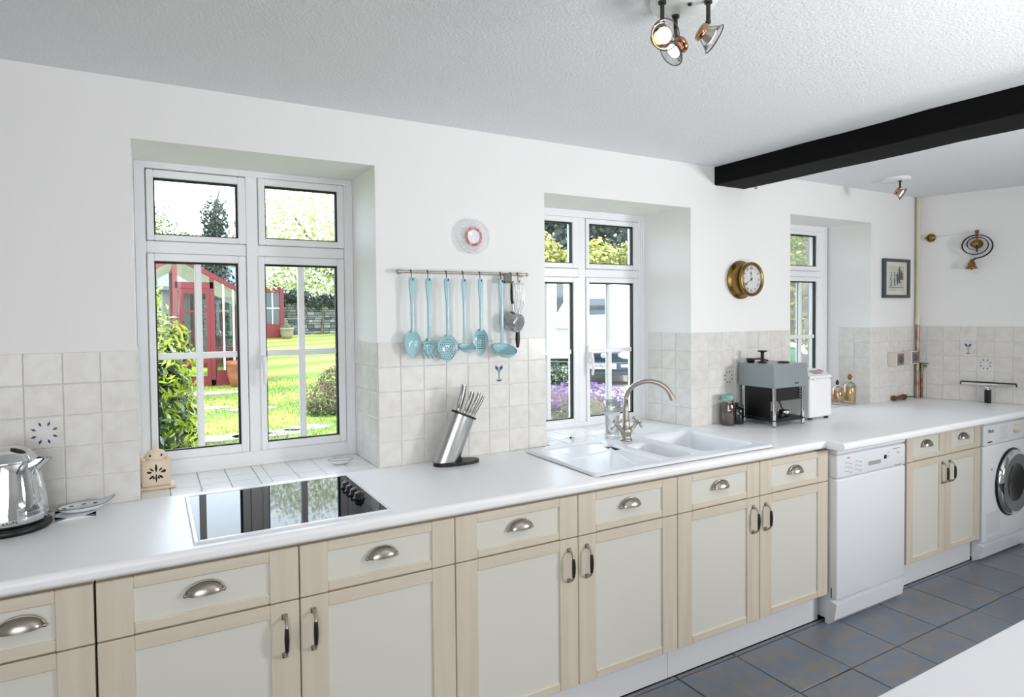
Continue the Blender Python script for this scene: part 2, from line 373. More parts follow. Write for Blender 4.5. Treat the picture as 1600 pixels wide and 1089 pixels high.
# ------------------------------------------------------------------ windows
def frame_ring(g, x0, x1, z0, z1, X0, X1, Z0, Z1, ya, yb, bev=0.003, mi=0):
    # ring between the outer rectangle (x0..x1, z0..z1) and the inner one (X0..X1, Z0..Z1)
    g.box((x0, ya, z0), (X0, yb, z1), bev, mi); g.box((X1, ya, z0), (x1, yb, z1), bev, mi)
    g.box((X0, ya, z0), (X1, yb, Z0), bev, mi); g.box((X0, ya, Z1), (X1, yb, z1), bev, mi)
def window(name, W, fx0, fx1, fz0, fz1, sashes, handles):
    Y = W['y']; root = struct(name)
    g = G()
    xs = sorted(set([q[0] for q in sashes])); L_, R_ = sashes[0], sashes[1]
    zt = sashes[0][2]; zb = sashes[2][3]
    ox0 = min(q[0] for q in sashes); ox1 = max(q[1] for q in sashes); oz0 = min(q[2] for q in sashes); oz1 = max(q[3] for q in sashes)
    e = 0.0015
    g.box((fx0, Y, fz0), (ox0 - e, Y + .065, fz1), 0.003); g.box((ox1 + e, Y, fz0), (fx1, Y + .065, fz1), 0.003)
    g.box((ox0 - e, Y, fz0), (ox1 + e, Y + .065, oz0 - e), 0.003); g.box((ox0 - e, Y, oz1 + e), (ox1 + e, Y + .065, fz1), 0.003)
    g.box((L_[1] + e, Y, oz0 - e), (R_[0] - e, Y + .065, oz1 + e), 0.003)
    for q in (sashes[2], sashes[3]):
        top = sashes[0] if q is sashes[2] else sashes[1]
        g.box((q[0] - e, Y, q[3] + e), (q[1] + e, Y + .065, top[2] - e), 0.003)
    # stepped trim mouldings around the frame
    for k, (dx, dy) in enumerate(((0.012, 0.010), (0.022, 0.004))):
        g.box((fx0, Y - dy, fz0), (fx0 + dx, Y + .01, fz1), 0.0); g.box((fx1 - dx, Y - dy, fz0), (fx1, Y + .01, fz1), 0.0)
        g.box((fx0 + dx, Y - dy, fz1 - dx), (fx1 - dx, Y + .01, fz1), 0.0); g.box((fx0 + dx, Y - dy, fz0), (fx1 - dx, Y + .01, fz0 + dx), 0.0)
    for q in sashes: frame_ring(g, q[0] - .006, q[1] + .006, q[2] - .006, q[3] + .006, q[0] + .008, q[1] - .008, q[2] + .008, q[3] - .008, Y + .0505, Y + .064, 0)
    obj('frame', g, M_upvc, root)
    for (x0, x1, z0, z1, X0, X1, Z0, Z1, mx, mz, hd) in sashes:
        g = G(); frame_ring(g, x0, x1, z0, z1, X0, X1, Z0, Z1, Y - .007, Y + .05, 0.003)
        so = obj('sash', g, M_upvc, root)
        g = G(); frame_ring(g, X0 - .001, X1 + .001, Z0 - .001, Z1 + .001, X0 + .005, X1 - .008, Z0 + .005, Z1 - .008, Y + .004, Y + .0215, 0); obj('gasket', g, M_gasket, so)
        g = G(); g.box((X0, Y + .022, Z0), (X1, Y + .026, Z1)); obj('pane', g, M_pane, so)
        if mx:
            g = G(); g.box((mx - .0125, Y + .008, Z0), (mx + .0125, Y + .021, Z1), 0.003); g.box((mx - .0125, Y + .027, Z0), (mx + .0125, Y + .038, Z1), 0.003); obj('muntin', g, M_upvc, so)
            g = G(); g.box((X0, Y + .007, mz - .0125), (X1, Y + .0205, mz + .0125), 0.003); g.box((X0, Y + .027, mz - .0125), (X1, Y + .0375, mz + .0125), 0.003); obj('muntin', g, M_upvc, so)
        if hd:
            hx, hz = hd; g = G(); yb = Y - .007
            g.box((hx - .012, yb - .010, hz - .05), (hx + .012, yb, hz + .045), 0.004)
            g.cyl((hx, yb, hz), (hx, yb - .028, hz), 0.011, 0.010, 14)
            g.tube([(hx, yb - .026, hz + .002), (hx + .002, yb - .034, hz - .03), (hx + .003, yb - .036, hz - .075), (hx + .002, yb - .032, hz - .115)], [.011, .010, .009, .007], 10)
            g.cyl((hx, yb - .0285, hz), (hx, yb - .0295, hz), 0.006, None, 12, 1)
            obj('handle', g, [M_upvc, M_black], so)
    return root
window('window_1', W1, 0.0925, 0.9345, CT + .0005, 2.1365, [
    (0.132, 0.489, 1.834, 2.108, 0.157, 0.460, 1.857, 2.078, None, None, None), (0.539, 0.897, 1.834, 2.111, 0.565, 0.869, 1.861, 2.083, None, None, None),
    (0.131, 0.487, 0.972, 1.784, 0.155, 0.457, 1.005, 1.754, 0.308, 1.379, None), (0.535, 0.895, 0.972, 1.786, 0.560, 0.865, 1.003, 1.755, 0.711, 1.379, (0.546, 1.365))], None)
window('window_2', W2, 1.783, 2.660, CT + .0005, 2.0985, [
    (1.813, 2.193, 1.783, 2.060, 1.852, 2.152, 1.810, 2.032, None, None, None), (2.242, 2.622, 1.783, 2.059, 2.264, 2.583, 1.810, 2.032, None, None, None),
    (1.813, 2.193, 0.934, 1.733, 1.852, 2.155, 0.958, 1.705, 2.000, 1.325, None), (2.242, 2.622, 0.934, 1.735, 2.264, 2.583, 0.958, 1.707, 2.418, 1.325, (2.254, 1.312))], None)
window('window_3', W3, 3.575, 4.300, CT + .0005, 2.1235, [
    (3.610, 3.785, 1.816, 2.086, 3.645, 3.750, 1.847, 2.060, None, None, None), (3.825, 4.240, 1.816, 2.086, 3.862, 4.192, 1.847, 2.060, None, None, None),
    (3.610, 3.785, 0.955, 1.772, 3.645, 3.750, 0.985, 1.743, None, None, None), (3.825, 4.240, 0.955, 1.772, 3.862, 4.192, 0.985, 1.743, 4.038, 1.361, None)], None)

# ------------------------------------------------------------------ kitchen units
FY = -0.60
def front(name, parent, x0, x1, z0, z1, st, rb, rt):
    """a framed door or drawer front, local y = 0 is its face"""
    g = G(); b = 0.0022
    g.box((x0, 0, z0), (x0 + st, 0.02, z1), b, 0); g.box((x1 - st, 0, z0), (x1, 0.02, z1), b, 0)
    g.box((x0 + st, 0.0004, z0), (x1 - st, 0.02, z0 + rb), .0036, 1); g.box((x0 + st, 0.0004, z1 - rt), (x1 - st, 0.02, z1), b, 1)
    o = obj(name, g, [M_stile, M_rail], parent)
    g = G(); a0, a1, c0, c1 = x0 + st - .001, x1 - st + .001, z0 + rb - .001, z1 - rt + .001
    g.box((a0, 0.007, c0), (a1, 0.016, c1)); 
    obj('inset_panel', g, M_panel, o)
    return o
def cup_pull(parent, x, z):
    g = G(); a, h, d = 0.0455, 0.031, 0.025; n, m = 18, 8
    for off, flip in ((0.0, False), (0.0016, True)):
        vs = []; A, H, D = a - off, h - off, d - off
        for i in range(n + 1):
            tt = PI * i / n
            for k in range(m + 1):
                ph = PI / 2 * k / m
                vs.append((x + A * math.cos(tt) * (1 - 0.0), -D * math.sin(ph) * math.sin(tt) ** 0.8 if math.sin(tt) > 1e-6 else 0, z - .016 + H * math.sin(tt) * math.cos(ph)))
        fs = [(i * (m + 1) + k, (i + 1) * (m + 1) + k, (i + 1) * (m + 1) + k + 1, i * (m + 1) + k + 1) for i in range(n) for k in range(m)]
        g.add(vs, [f[::-1] for f in fs] if flip else fs, 0, True)
    g.tube([(x + (a + .003) * math.cos(PI * i / 16), -.0015, z - .016 + (h + .002) * math.sin(PI * i / 16)) for i in range(17)], 0.0022, 6)
    for sg in (-1, 1): g.ell((x + sg * (a + .002), -.003, z - .015), (.006, .004, .005), 10, 6)
    return obj('cup_handle', g, M_nickel, parent)
def bow_handle(parent, x, z):
    g = G(); h = 0.056
    for sg in (-1, 1):
        g.box((x - .008, -.004, z + sg * h - .009), (x + .008, -.0002, z + sg * h + .009), 0.003, 0)
        g.ell((x, -.006, z + sg * h), (.0065, .005, .0065), 12, 8)
    pts = [(x, -.005, z + h), (x, -.018, z + h - .005), (x, -.027, z + h - .014), (x, -.030, z + h - .024)]
    g.tube(pts, [.006, .0042, .0038, .005], 10); g.tube([(p[0], p[1], 2 * z - p[2]) for p in pts], [.006, .0042, .0038, .005], 10)
    g.tube([(x, -.030, z + .034), (x, -.0315, z + .018), (x, -.032, z), (x, -.0315, z - .018), (x, -.030, z - .034)], [.0052, .0066, .0072, .0066, .0052], 12, 1)
    return obj('bar_handle', g, [M_nickel, M_blackgrip], parent)
def cabinet(x0, n, w, label, single=None):
    root = thing('base_cabinet', label, 'cabinet', (x0, FY, 0))
    W_ = n * w; g = G(); z0, z1 = 0.150, 0.868
    g.box((0.001, .022, z0), (.018, .57, z1)); g.box((W_ - .018, .022, z0), (W_ - .001, .57, z1))
    g.box((.018, .022, z0), (W_ - .018, .57, z0 + .018)); g.box((.018, .55, z0), (W_ - .018, .57, z1)); g.box((.018, .024, z1 - .018), (W_ - .018, .10, z1)); g.box((.018, .024, .70), (W_ - .018, .56, .716))
    for k in range(1, n): g.box((k * w - .009, .024, z0), (k * w + .009, .56, .70))
    obj('carcass', g, M_carc, root)
    gp = .0018
    for k in range(n):
        a, b = k * w + gp, (k + 1) * w - gp; st = 0.081 if w > .45 else (0.062 if w > .35 else 0.08)
        dr = front('drawer', root, a, b, 0.7105, 0.8625, st, .030, .031); cup_pull(dr, (a + b) / 2, .800)
        do = front('door', root, a, b, 0.150, 0.7065, st, .033, .040)
        if single is None: hx = (b - .042) if k % 2 == 0 else (a + .036)
        else: hx = single
        if w < .45: hx = (b - .036) if k % 2 == 0 else (a + .040)
        if single is None: bow_handle(do, hx, .611)
    return root
cabinet(-0.302, 1, 0.300, 'narrow cream cabinet left of the unit under the hob, only its right part in view', single=0)
cabinet(0.0, 2, 0.5, 'cream double cabinet with two drawers under the hob')
cabinet(1.0, 2, 0.5, 'cream double cabinet between the hob unit and the sink unit, below the knife block')
cabinet(2.0, 2, 0.5, 'cream double cabinet under the sink, beside the dishwasher')
cabinet(3.685, 2, 0.398, 'small cream double cabinet between dishwasher and washing machine')

def plinth(x0, x1, label):
    g = G(); g.box((x0, -.546, .0035), (x1, -.530, .1485), .001); tag(obj('plinth_board', g, M_plinth, None), label, 'plinth')
plinth(-1.2, 1.992, 'long pale grey plinth board under the cabinets left of its joint')
plinth(1.994, 2.998, 'pale grey plinth board below the sink cabinet')
plinth(3.64, 4.49, 'short pale grey plinth board below the small cabinet between the machines')

def wt_profile(yf, yb=YW - .001, z0=.874, z1=CT, r=.016, y_cut=None):
    p = [(yb, z0)] if y_cut is None else [(y_cut, z0)]
    n = 8; c0 = (yf + r, z0 + r * .8); c1 = (yf + r, z1 - r)
    p += [(yf + r, z0)] + [(c0[0] - r * math.sin(PI / 2 * i / n), c0[1] - r * .8 * math.cos(PI / 2 * i / n)) for i in range(1, n + 1)]
    p += [(c1[0] - r * math.cos(PI / 2 * i / n), c1[1] + r * math.sin(PI / 2 * i / n)) for i in range(0, n + 1)]
    p += [(yb, z1)] if y_cut is None else [(y_cut, z1)]
    return p
g = G()
SX0, SX1, SYa, SYb = 1.605, 2.617, -.572, -.072      # the opening under the sink
g.prism(wt_profile(-.62), -1.6, SX0, 'x'); g.prism(wt_profile(-.62), SX1, 2.957, 'x')
g.prism(wt_profile(-.62, y_cut=SYa), SX0, SX1, 'x'); g.box((SX0, SYb, .874), (SX1, YW - .001, CT))
tag(obj('worktop', g, M_lam), 'long white worktop holding the hob, the knife block and the sink', 'worktop')
g = G(); pf = wt_profile(-.705); n = len(pf)
va = [(2.959, y, z) for y, z in pf]; vb = [(rw(y) - .0085, y, z) for y, z in pf]
g.add(va + vb, [(i, (i + 1) % n, (i + 1) % n + n, i + n) for i in range(n)]); g.add(va, [tuple(range(n))[::-1]]); g.add(vb, [tuple(range(n))])
tag(obj('worktop', g, M_lam), 'deeper white worktop over the dishwasher and washing machine', 'worktop')

isl = thing('island_unit', 'white worktop corner of an island in the lower right foreground', 'worktop', (0.98, -1.885, 0))
g = G(); g.box((0, -.55, .862), (1.02, 0, .90), .008); obj('top', g, M_lam, isl)
g = G(); g.box((.03, -.52, .0005), (.99, -.03, .8615), .003); obj('base', g, M_panel, isl)

# ------------------------------------------------------------------ hob
hob = thing('ceramic_hob', 'black glass hob with a white rim set in the worktop', 'hob', (0.51, -0.32, CT))
g = G(); a, b = .2835, .257
frame_ring_pts = [(-a, a, -b, b)]
g.box((-a, -b, .0002), (-a + .014, b, .0065), .003); g.box((a - .014, -b, .0002), (a, b, .0065), .003)
g.box((-a + .012, -b, .0002), (a - .012, -b + .014, .0065), .003); g.box((-a + .012, b - .014, .0002), (a - .012, b, .0065), .003)
obj('rim', g, M_white, hob)
g = G(); g.box((-a + .012, -b + .012, .0004), (a - .012, b - .012, .0055)); obj('glass_top', g, M_hobglass, hob)
for k in range(4):
    g = G(); kx, ky = .228, .075 - k * .052
    g.lathe([(0, .0055), (.021, .0055), (.021, .009), (.017, .011), (.0155, .023), (.013, .026), (0, .026)], (kx, ky, 0), n=20); g.box((kx - .003, ky - .017, .02), (kx + .003, ky + .017, .031), .002)
    obj('knob', g, M_black, hob)

# ------------------------------------------------------------------ sink and tap
def rr_sd(x, y, x0, x1, y0, y1, r):
    cx, cy = (x0 + x1) / 2, (y0 + y1) / 2; hx, hy = (x1 - x0) / 2 - r, (y1 - y0) / 2 - r
    qx, qy = abs(x - cx) - hx, abs(y - cy) - hy
    return math.hypot(max(qx, 0), max(qy, 0)) + min(max(qx, qy), 0) - r
def sst(t): t = min(1, max(0, t)); return t * t * (3 - 2 * t)
X0, X1, Y0, Y1 = 1.593, 2.629, -.584, -.060
def seg_d(x, y, a, b):
    ax, ay = a; bx, by = b; t = max(0, min(1, ((x - ax) * (bx - ax) + (y - ay) * (by - ay)) / ((bx - ax) ** 2 + (by - ay) ** 2)))
    return math.hypot(x - ax - t * (bx - ax), y - ay - t * (by - ay))
def sink_z(x, y):
    z = .013
    d = -rr_sd(x, y, X0, X1, Y0, Y1, .03); z *= sst((d + .004) / .014)
    z -= .003 * sst((d - .016) / .006) * (1 - 0)
    e = rr_sd(x, y, 1.648, 1.995, -.548, -.092, .035)
    dep = .007 * sst(-e / .014)
    if e < -.01:
        dep += .006 * sst((-e - .01) / .16)
        for q in ((1.70, -.53), (1.86, -.535), (1.665, -.30)):
            dep -= .0030 * sst(1 - seg_d(x, y, (1.955, -.23), q) / .011)
    z -= dep
    e = rr_sd(x, y, 1.955, 2.012, -.262, -.168, .012); z -= .012 * sst(-e / .010)
    e = rr_sd(x, y, 2.035, 2.185, -.528, -.222, .035); z -= .100 * sst(-e / .03)
    e = rr_sd(x, y, 2.25, 2.582, -.515, -.095, .045); z -= .150 * sst(-e / .035)
    return z
sink = thing('kitchen_sink', 'white one and a half bowl sink with a drainer under the middle window', 'sink', ((X0 + X1) / 2, (Y0 + Y1) / 2, CT))
g = G(); nx, ny = 190, 96; cx, cy = (X0 + X1) / 2, (Y0 + Y1) / 2
vs = []
for j in range(ny + 1):
    for i in range(nx + 1):
        x = X0 + (X1 - X0) * i / nx; y = Y0 + (Y1 - Y0) * j / ny
        vs.append((x - cx, y - cy, sink_z(x, y) + .0006))
g.add(vs, [(j * (nx + 1) + i, j * (nx + 1) + i + 1, (j + 1) * (nx + 1) + i + 1, (j + 1) * (nx + 1) + i) for j in range(ny) for i in range(nx)], 0, True)
obj('basin', g, mat('white_composite', (236, 239, 244), 0.30), sink)
g = G()
for k in range(5): g.box((1.966 - cx, -.250 + k * .016 - cy, -.0035), (2.001 - cx, -.243 + k * .016 - cy, .0005))
obj('overflow_slots', g, M_hole, sink)
g = G(); g.lathe([(0, .002), (.03, .002), (.034, .0005), (.04, 0)], (2.416 - cx, -.305 - cy, -.139)); obj('waste', g, M_steel, sink)
g = G(); g.lathe([(0, .002), (.022, .002), (.026, 0)], (2.11 - cx, -.375 - cy, -.0895)); obj('waste', g, M_steel, sink)

tap = thing('mixer_tap', 'brushed nickel swan-neck mixer tap with cross handles behind the sink', 'tap', (2.121, -.139, CT + .0105))
g = G()
g.lathe([(0, 0), (.030, 0), (.030, .006), (.024, .010), (.023, .022), (.026, .034), (.030, .046), (.026, .058), (.019, .066), (.017, .085), (.0165, .10), (0, .10)], n=24)
obj('body', g, M_nickel, tap)
sd = Vector((.72, -.69, 0)); R = .108; top = .222; pts = [(0, 0, .095), (0, 0, .15), (0, 0, top - .03)]
for i in range(0, 17):
    a = PI - i * (PI * .90) / 16; q = sd * (R + R * math.cos(a)); pts.append((q.x, q.y, top - .03 + .095 * math.sin(a) * 1.0))
g = G(); g.tube(pts, [.0155, .0135, .0125] + [.0115] * 17, 16); obj('spout', g, M_nickel, tap)
e0 = Vector(pts[-2]); e1 = Vector(pts[-1]); dd = (e1 - e0).normalized()
g = G(); g.cyl(e1 - dd * .004, e1 + dd * .022, .0145, .0145, 18); obj('nozzle', g, M_nickel, tap)
for sg in (-1, 1):
    ax = Vector((sg * .70, -.12, .66)).normalized(); p0 = Vector((sg * .012, 0, .035)); p1 = p0 + ax * .062
    g = G(); g.tube([p0, p0 + ax * .02, p1], [.015, .011, .009], 14); obj('valve', g, M_nickel, tap)
    g = G(); c = p1 + ax * .010; g.ell(tuple(c), (.011, .011, .011), 14, 8); g.cyl(c, c + ax * .012, .007, .005, 12)
    u = ax.orthogonal().normalized(); w = ax.cross(u)
    for k in range(4):
        d = u * math.cos(k * PI / 2 + .5) + w * math.sin(k * PI / 2 + .5); g.tube([c, c + d * .022, c + d * .026], [.005, .004, .0055], 10); g.ell(tuple(c + d * .030), (.0075,) * 3, 10, 8)
    obj('cross_handle', g, M_nickel, tap)

# ------------------------------------------------------------------ appliances
dw = thing('dishwasher', 'white dishwasher with push buttons between the cream cabinets', 'dishwasher', (3.005, -.64, 0))
DWW = .592
g = G(); g.box((.004, .03, .02), (DWW - .004, .58, .845), .006); obj('body', g, M_white, dw)
g = G(); g.box((0, 0.0, .838), (DWW, .06, .866), .010); obj('top_edge', g, M_white, dw)
g = G(); g.box((0, 0.0, .722), (DWW, .06, .8355), .010); cp = obj('control_panel', g, M_white, dw)
g = G(); g.box((0, 0.0, .128), (DWW, .06, .7195), .010); do = obj('door', g, M_white, dw)
g = G(); g.prism([(.0, .112), (.05, .118), (.06, .118), (.06, .001), (.038, .001), (.012, .03)], 0, DWW, 'x'); obj('kickboard', g, M_white, dw)
g = G(); g.box((-.0004, .025, .135), (.001, .030, .185)); obj('hinge_slot', g, M_black, do)
for k in range(6):
    bx = .092 + (k % 2) * .082; bz = .792 - (k // 2) * .021
    g = G(); g.box((bx, -.004, bz - .005), (bx + .014, .001, bz + .005), .002); obj('push_button', g, M_whitep, cp)
g = G()
for k in range(6):
    bx = .092 + (k % 2) * .082; bz = .792 - (k // 2) * .021; g.box((bx - .03, -.0004, bz + .002), (bx - .006, .001, bz + .004)); g.box((bx + .012, -.0046, bz - .006), (bx + .016, -.003, bz - .001))
_o = obj('printed_marks', g, mat('grey_print', (120, 122, 126), 0.5), cp); _o['kind'] = 'stuff'
g = G(); g.box((.080, -.0004, .815), (.102, .001, .820)); obj('red_mark', g, mat('red_print', (205, 70, 80), 0.5), cp)
g = G(); g.box((.255, -.0006, .757), (.365, .002, .779), .001); obj('grip_recess', g, mat('grey_recess', (170, 172, 172), 0.4), cp)
g = G(); g.box((.392, -.003, .776), (.414, .001, .796), .002); obj('dial', g, M_black, cp)
MX = Matrix.Rotation(PI / 2, 4, 'X')
g = G()
for a, b, z in ((.47, .535, .817), (.505, .515, .80), (.508, .532, .793), (.425, .44, .805), (.425, .437, .785), (.49, .545, .730)): g.box((a, -.0005, z), (b, .001, z + .0035))
_o = obj('printed_lettering', g, mat('grey_lettering', (132, 134, 140), 0.5), cp); _o['kind'] = 'stuff'

wm = thing('washing_machine', 'white front-loading washing machine at the right end under the worktop', 'washing machine', (4.500, -.610, 0))
WW = .585
g = G(); g.prism([(.004, .025), (WW - .004, .025), (WW - .155, .57), (.004, .57)], .02, .84); obj('body', g, M_white, wm)
g = G(); g.box((0, 0, .835), (WW, .06, .858), .008); obj('top_edge', g, M_white, wm)
g = G(); g.box((0, 0, .708), (WW, .06, .8325), .008); cp = obj('control_panel', g, M_white, wm)
g = G(); g.box((0, 0, .115), (WW, .06, .7055), .010); fp = obj('front_panel', g, M_white, wm)
g = G(); g.prism([(.0, .098), (.05, .106), (.06, .106), (.06, .001), (.045, .001), (.015, .02)], 0, WW, 'x'); obj('kickboard', g, M_white, wm)
dcx, dcz = .352, .452
g = G(); g.lathe([(.205, 0), (.204, -.012), (.194, -.03), (.180, -.036)], (dcx, 0, dcz), (0, 1, 0), 48); g.lathe([(.205, .0005), (.214, -.003), (.205, -.012)], (dcx, 0, dcz), (0, 1, 0), 48, 1)
dr = obj('door', g, [M_chrome, M_black], wm)
g = G(); g.lathe([(.181, -.035), (.172, -.028), (.125, -.030), (.118, -.024)], (dcx, 0, dcz), (0, 1, 0), 48); obj('door_ring', g, mat('grey_door_plastic', (104, 110, 114), 0.25), dr)
g = G(); g.lathe([(.119, -.026), (.10, -.02), (.05, -.004), (0, -.001)], (dcx, 0, dcz), (0, 1, 0), 40); obj('door_glass', g, mat('dark_door_glass', (10, 10, 12), 0.05, spec=0.35), dr)
g = G(); g.box((.035, -.0012, .16), (.205, .002, .30), .001); g.box((.04, -.0012, .062 + .055), (.20, .002, .15), .001); obj('filter_flap', g, mat('white_flap', (222, 224, 227), 0.3), fp)
g = G(); g.text('Miele', .034, Matrix.Translation((.085, -.0006, .795)) @ MX); obj('brand_lettering', g, mat('dark_lettering', (44, 44, 50), 0.4), cp)
g = G(); g.box((.045, -.001, .722), (.13, .002, .740), .001); g.box((.045, -.0012, .726), (.10, .001, .734), 0, 1); obj('drawer_pull', g, [M_whitep, M_darkm], cp)
g = G()
for k in range(6): g.box((.20, -.0005, .735 + k * .014), (.29, .001, .738 + k * .014))
obj('programme_print', g, mat('pale_grey_print', (180, 182, 186), 0.5), cp)
g = G(); g.lathe([(0, -.03), (.02, -.03), (.024, -.026), (.027, -.004), (.03, 0)], (.395, 0, .785), (0, 1, 0), 24); obj('programme_knob', g, mat('cream_knob', (232, 224, 204), 0.35), cp)
g = G(); g.cyl((.09, 0, .56), (.09, -.006, .56), .008, None, 12); obj('door_release', g, M_chrome, fp)

# ------------------------------------------------------------------ things on the worktop
kt = thing('electric_kettle', 'shiny chrome jug kettle on a black base at the far left of the worktop', 'kettle', (-.238, -.150, CT)); kt.scale = (1.02, 1.02, 1.03)
g = G(); g.lathe([(0, 0), (.096, 0), (.100, .006), (.100, .014), (.095, .019), (0, .021)], n=44); obj('base_plate', g, M_black, kt)
g = G(); g.lathe([(0, .023), (.088, .023), (.0925, .030), (.0935, .045), (.0925, .050), (.0922, .058), (.0895, .085), (.083, .125), (.0755, .165), (.070, .190), (.068, .196)], n=56); body = obj('body', g, M_chrome, kt)
g = G(); g.lathe([(.070, .195), (.072, .200), (.069, .203), (.062, .215), (.046, .228), (.024, .2355), (0, .237)], n=48); lid = obj('lid', g, M_chrome, kt)
g = G(); g.M = Matrix.Translation((.028, -.03, .2285)) @ Matrix.Rotation(.40, 4, 'Y'); g.ell((0, 0, 0), (.020, .012, .005), 18, 8); obj('lid_button', g, M_black, lid)
# spout on the right, handle on the left outside the picture, clear water gauge
g = G(); vs = []; n = 13
rows = [(.150, .000, .030), (.175, .022, .030), (.190, .038, .026), (.202, .052, .020)]
for z, ex, hw in rows:
    rb = .0935 - (z - .045) * .155
    for k in range(n):
        q = -1 + 2 * k / (n - 1); vs.append((math.sqrt(max(0, rb * rb - (q * hw) ** 2)) - .004 + ex * (1 - q * q), q * hw, z))
g.add(vs, [(i * n + k, i * n + k + 1, (i + 1) * n + k + 1, (i + 1) * n + k) for i in range(3) for k in range(n - 1)], 0, True)
g.M = Matrix.Rotation(-.55, 4, 'Z')
obj('spout', g, M_chrome, kt, rot=(0, 0, -.35))
g = G(); g.tube([(.066, -.045, .185), (.078, -.052, .155), (.083, -.055, .12), (.083, -.055, .095)], .004, 8); obj('water_gauge', g, M_glassobj, kt)
g = G(); g.tube([(-.064, .02, .195), (-.10, .03, .205), (-.14, .045, .185), (-.15, .05, .13), (-.135, .045, .07), (-.088, .03, .06)], [.012, .013, .014, .014, .013, .010], 12); obj('handle', g, M_black, kt)
g = G(); a0 = -1.42; RT = .0937
cu = G(); cu.text('KRUPS', .0105, Matrix())
for i, (x, y, z) in enumerate(cu.v):
    an = a0 + x * 1.15 / RT; cu.v[i] = (math.cos(an) * (RT + .0004 + z), math.sin(an) * (RT + .0004 + z), .0385 + y)
obj('lettering', cu, mat('dark_grey_print', (60, 58, 56), 0.4), kt)

ct = thing('tile_coaster', 'white and blue ceramic tile lying under the spoon rest by the kettle', 'tile', (-.082, -.096, CT), .10)
g = G(); g.box((-.054, -.052, .0003), (.054, .052, .008), .0015); obj('slab', g, [M_ceram], ct)
g = G()
for sx in (-1, 1):
    for sy in (-1, 1): g.add([(sx * .053, sy * .051, .0082), (sx * .022, sy * .051, .0082), (sx * .053, sy * .02, .0082)], [(0, 1, 2), (2, 1, 0)]); 
for sx in (-1, 1): g.add([(sx * .053, -.0524, .0015), (sx * .053, -.0524, .0078), (sx * .02, -.0524, .0078)], [(0, 1, 2), (2, 1, 0)])
_o = obj('blue_corners', g, mat('sea_blue_glaze', (70, 128, 160), 0.25), ct); _o['kind'] = 'stuff'
sr = thing('spoon_rest', 'white ceramic spoon rest painted with dark leaves on the blue tile', 'spoon rest', (-.066, -.078, CT + .0085), .20)
g = G(); vs = []; n = 28; prof = [(0, .002), (.6, .0015), (.8, .004), (.95, .012), (1.0, .016), (.97, .018), (.9, .010), (.75, .0065), (.0, .005)]
for r, z in prof:
    for k in range(n):
        a = 2 * PI * k / n; x = math.cos(a); hx = .072 if x > 0 else .066
        ext = max(0, math.cos(a)) ** 8 * .018 * r; vs.append((x * hx * r + ext, math.sin(a) * .045 * r, z + ext * .9))
g.add(vs, [(i * n + k, i * n + (k + 1) % n, (i + 1) * n + (k + 1) % n, (i + 1) * n + k) for i in range(len(prof) - 1) for k in range(n)], 0, True)
obj('dish', g, M_ceram, sr)
g = G()
for k in range(9):
    a = 2 * PI * k / 9; g.ell((.062 * math.cos(a) * .8, .034 * math.sin(a) * .85, .0125), (.007, .005, .0015), 8, 4)
g.tube([(math.cos(a) * (.0725 if math.cos(a) > 0 else .0665) + max(0, math.cos(a)) ** 8 * .018, .0455 * math.sin(a), .0172 + max(0, math.cos(a)) ** 8 * .0162) for a in [2 * PI * i / 48 for i in range(49)]], .0010, 5)
obj('painted_leaves', g, M_dkmotif, sr)

ln = thing('tealight_lantern', 'cream ceramic lantern with cut-out flower standing on the left sill', 'lantern', (.143, .142, CT), .02)
hw = .046
g = G(); g.box((-hw - .017, -.044, .0003), (hw + .017, .044, .012), .005); obj('base', g, M_tileclay, ln)
g = G(); g.box((-hw, -.034, .012), (hw, .034, .104), .003); g.box((-hw - .003, -.037, .100), (hw + .003, .037, .107), .003)
for sx in (-1, 1): g.ell((sx * (hw - .006), -.030, .110), (.008, .007, .007), 10, 6)
obj('body', g, M_tileclay, ln)
g = G(); g.M = Matrix.Diagonal((1, .72, 1, 1)); g.lathe([(.040, .106), (.040, .112), (.034, .125), (.024, .136), (.012, .141), (.008, .146), (.008, .152), (.004, .156), (0, .157)], n=24); obj('dome', g, M_tileclay, ln)
g = G(); y = -.0346
def leafcut(cx, cz, ang, l, w):
    d = Vector((math.cos(ang), 0, math.sin(ang))); p = Vector((-d.z, 0, d.x)); c = Vector((cx, y, cz)); k = 8
    pts = [c + d * (l * (-.5 + i / k)) + p * (w * .5 * math.sin(PI * i / k)) for i in range(k + 1)] + [c + d * (l * (.5 - i / k)) - p * (w * .5 * math.sin(PI * i / k)) for i in range(1, k)]
    g.add([tuple(q) for q in pts], [tuple(range(len(pts))), tuple(range(len(pts)))[::-1]])
cz = .060
leafcut(0, cz + .018, PI / 2, .032, .008); leafcut(0, cz - .018, PI / 2, .034, .006)
for sx in (-1, 1):
    leafcut(sx * .014, cz + .013, PI / 2 - sx * .8, .018, .006); leafcut(sx * .022, cz + .004, .2 * sx, .018, .008)
    leafcut(sx * .015, cz - .014, PI / 2 + sx * .9, .022, .007); leafcut(sx * .008, cz - .017, PI / 2 + sx * .4, .012, .006)
for sx in (-1, 1):
    d = G()
leafcut(.026, cz + .006, .6, .012, .011)
obj('cut_outs', g, M_hole, ln)
g = G()
for sx in (-1, 1): g.ell((sx * .018, -.0225, .122), (.0035, .003, .004), 8, 6)
_o = obj('dome_holes', g, M_hole, ln); _o['kind'] = 'stuff'

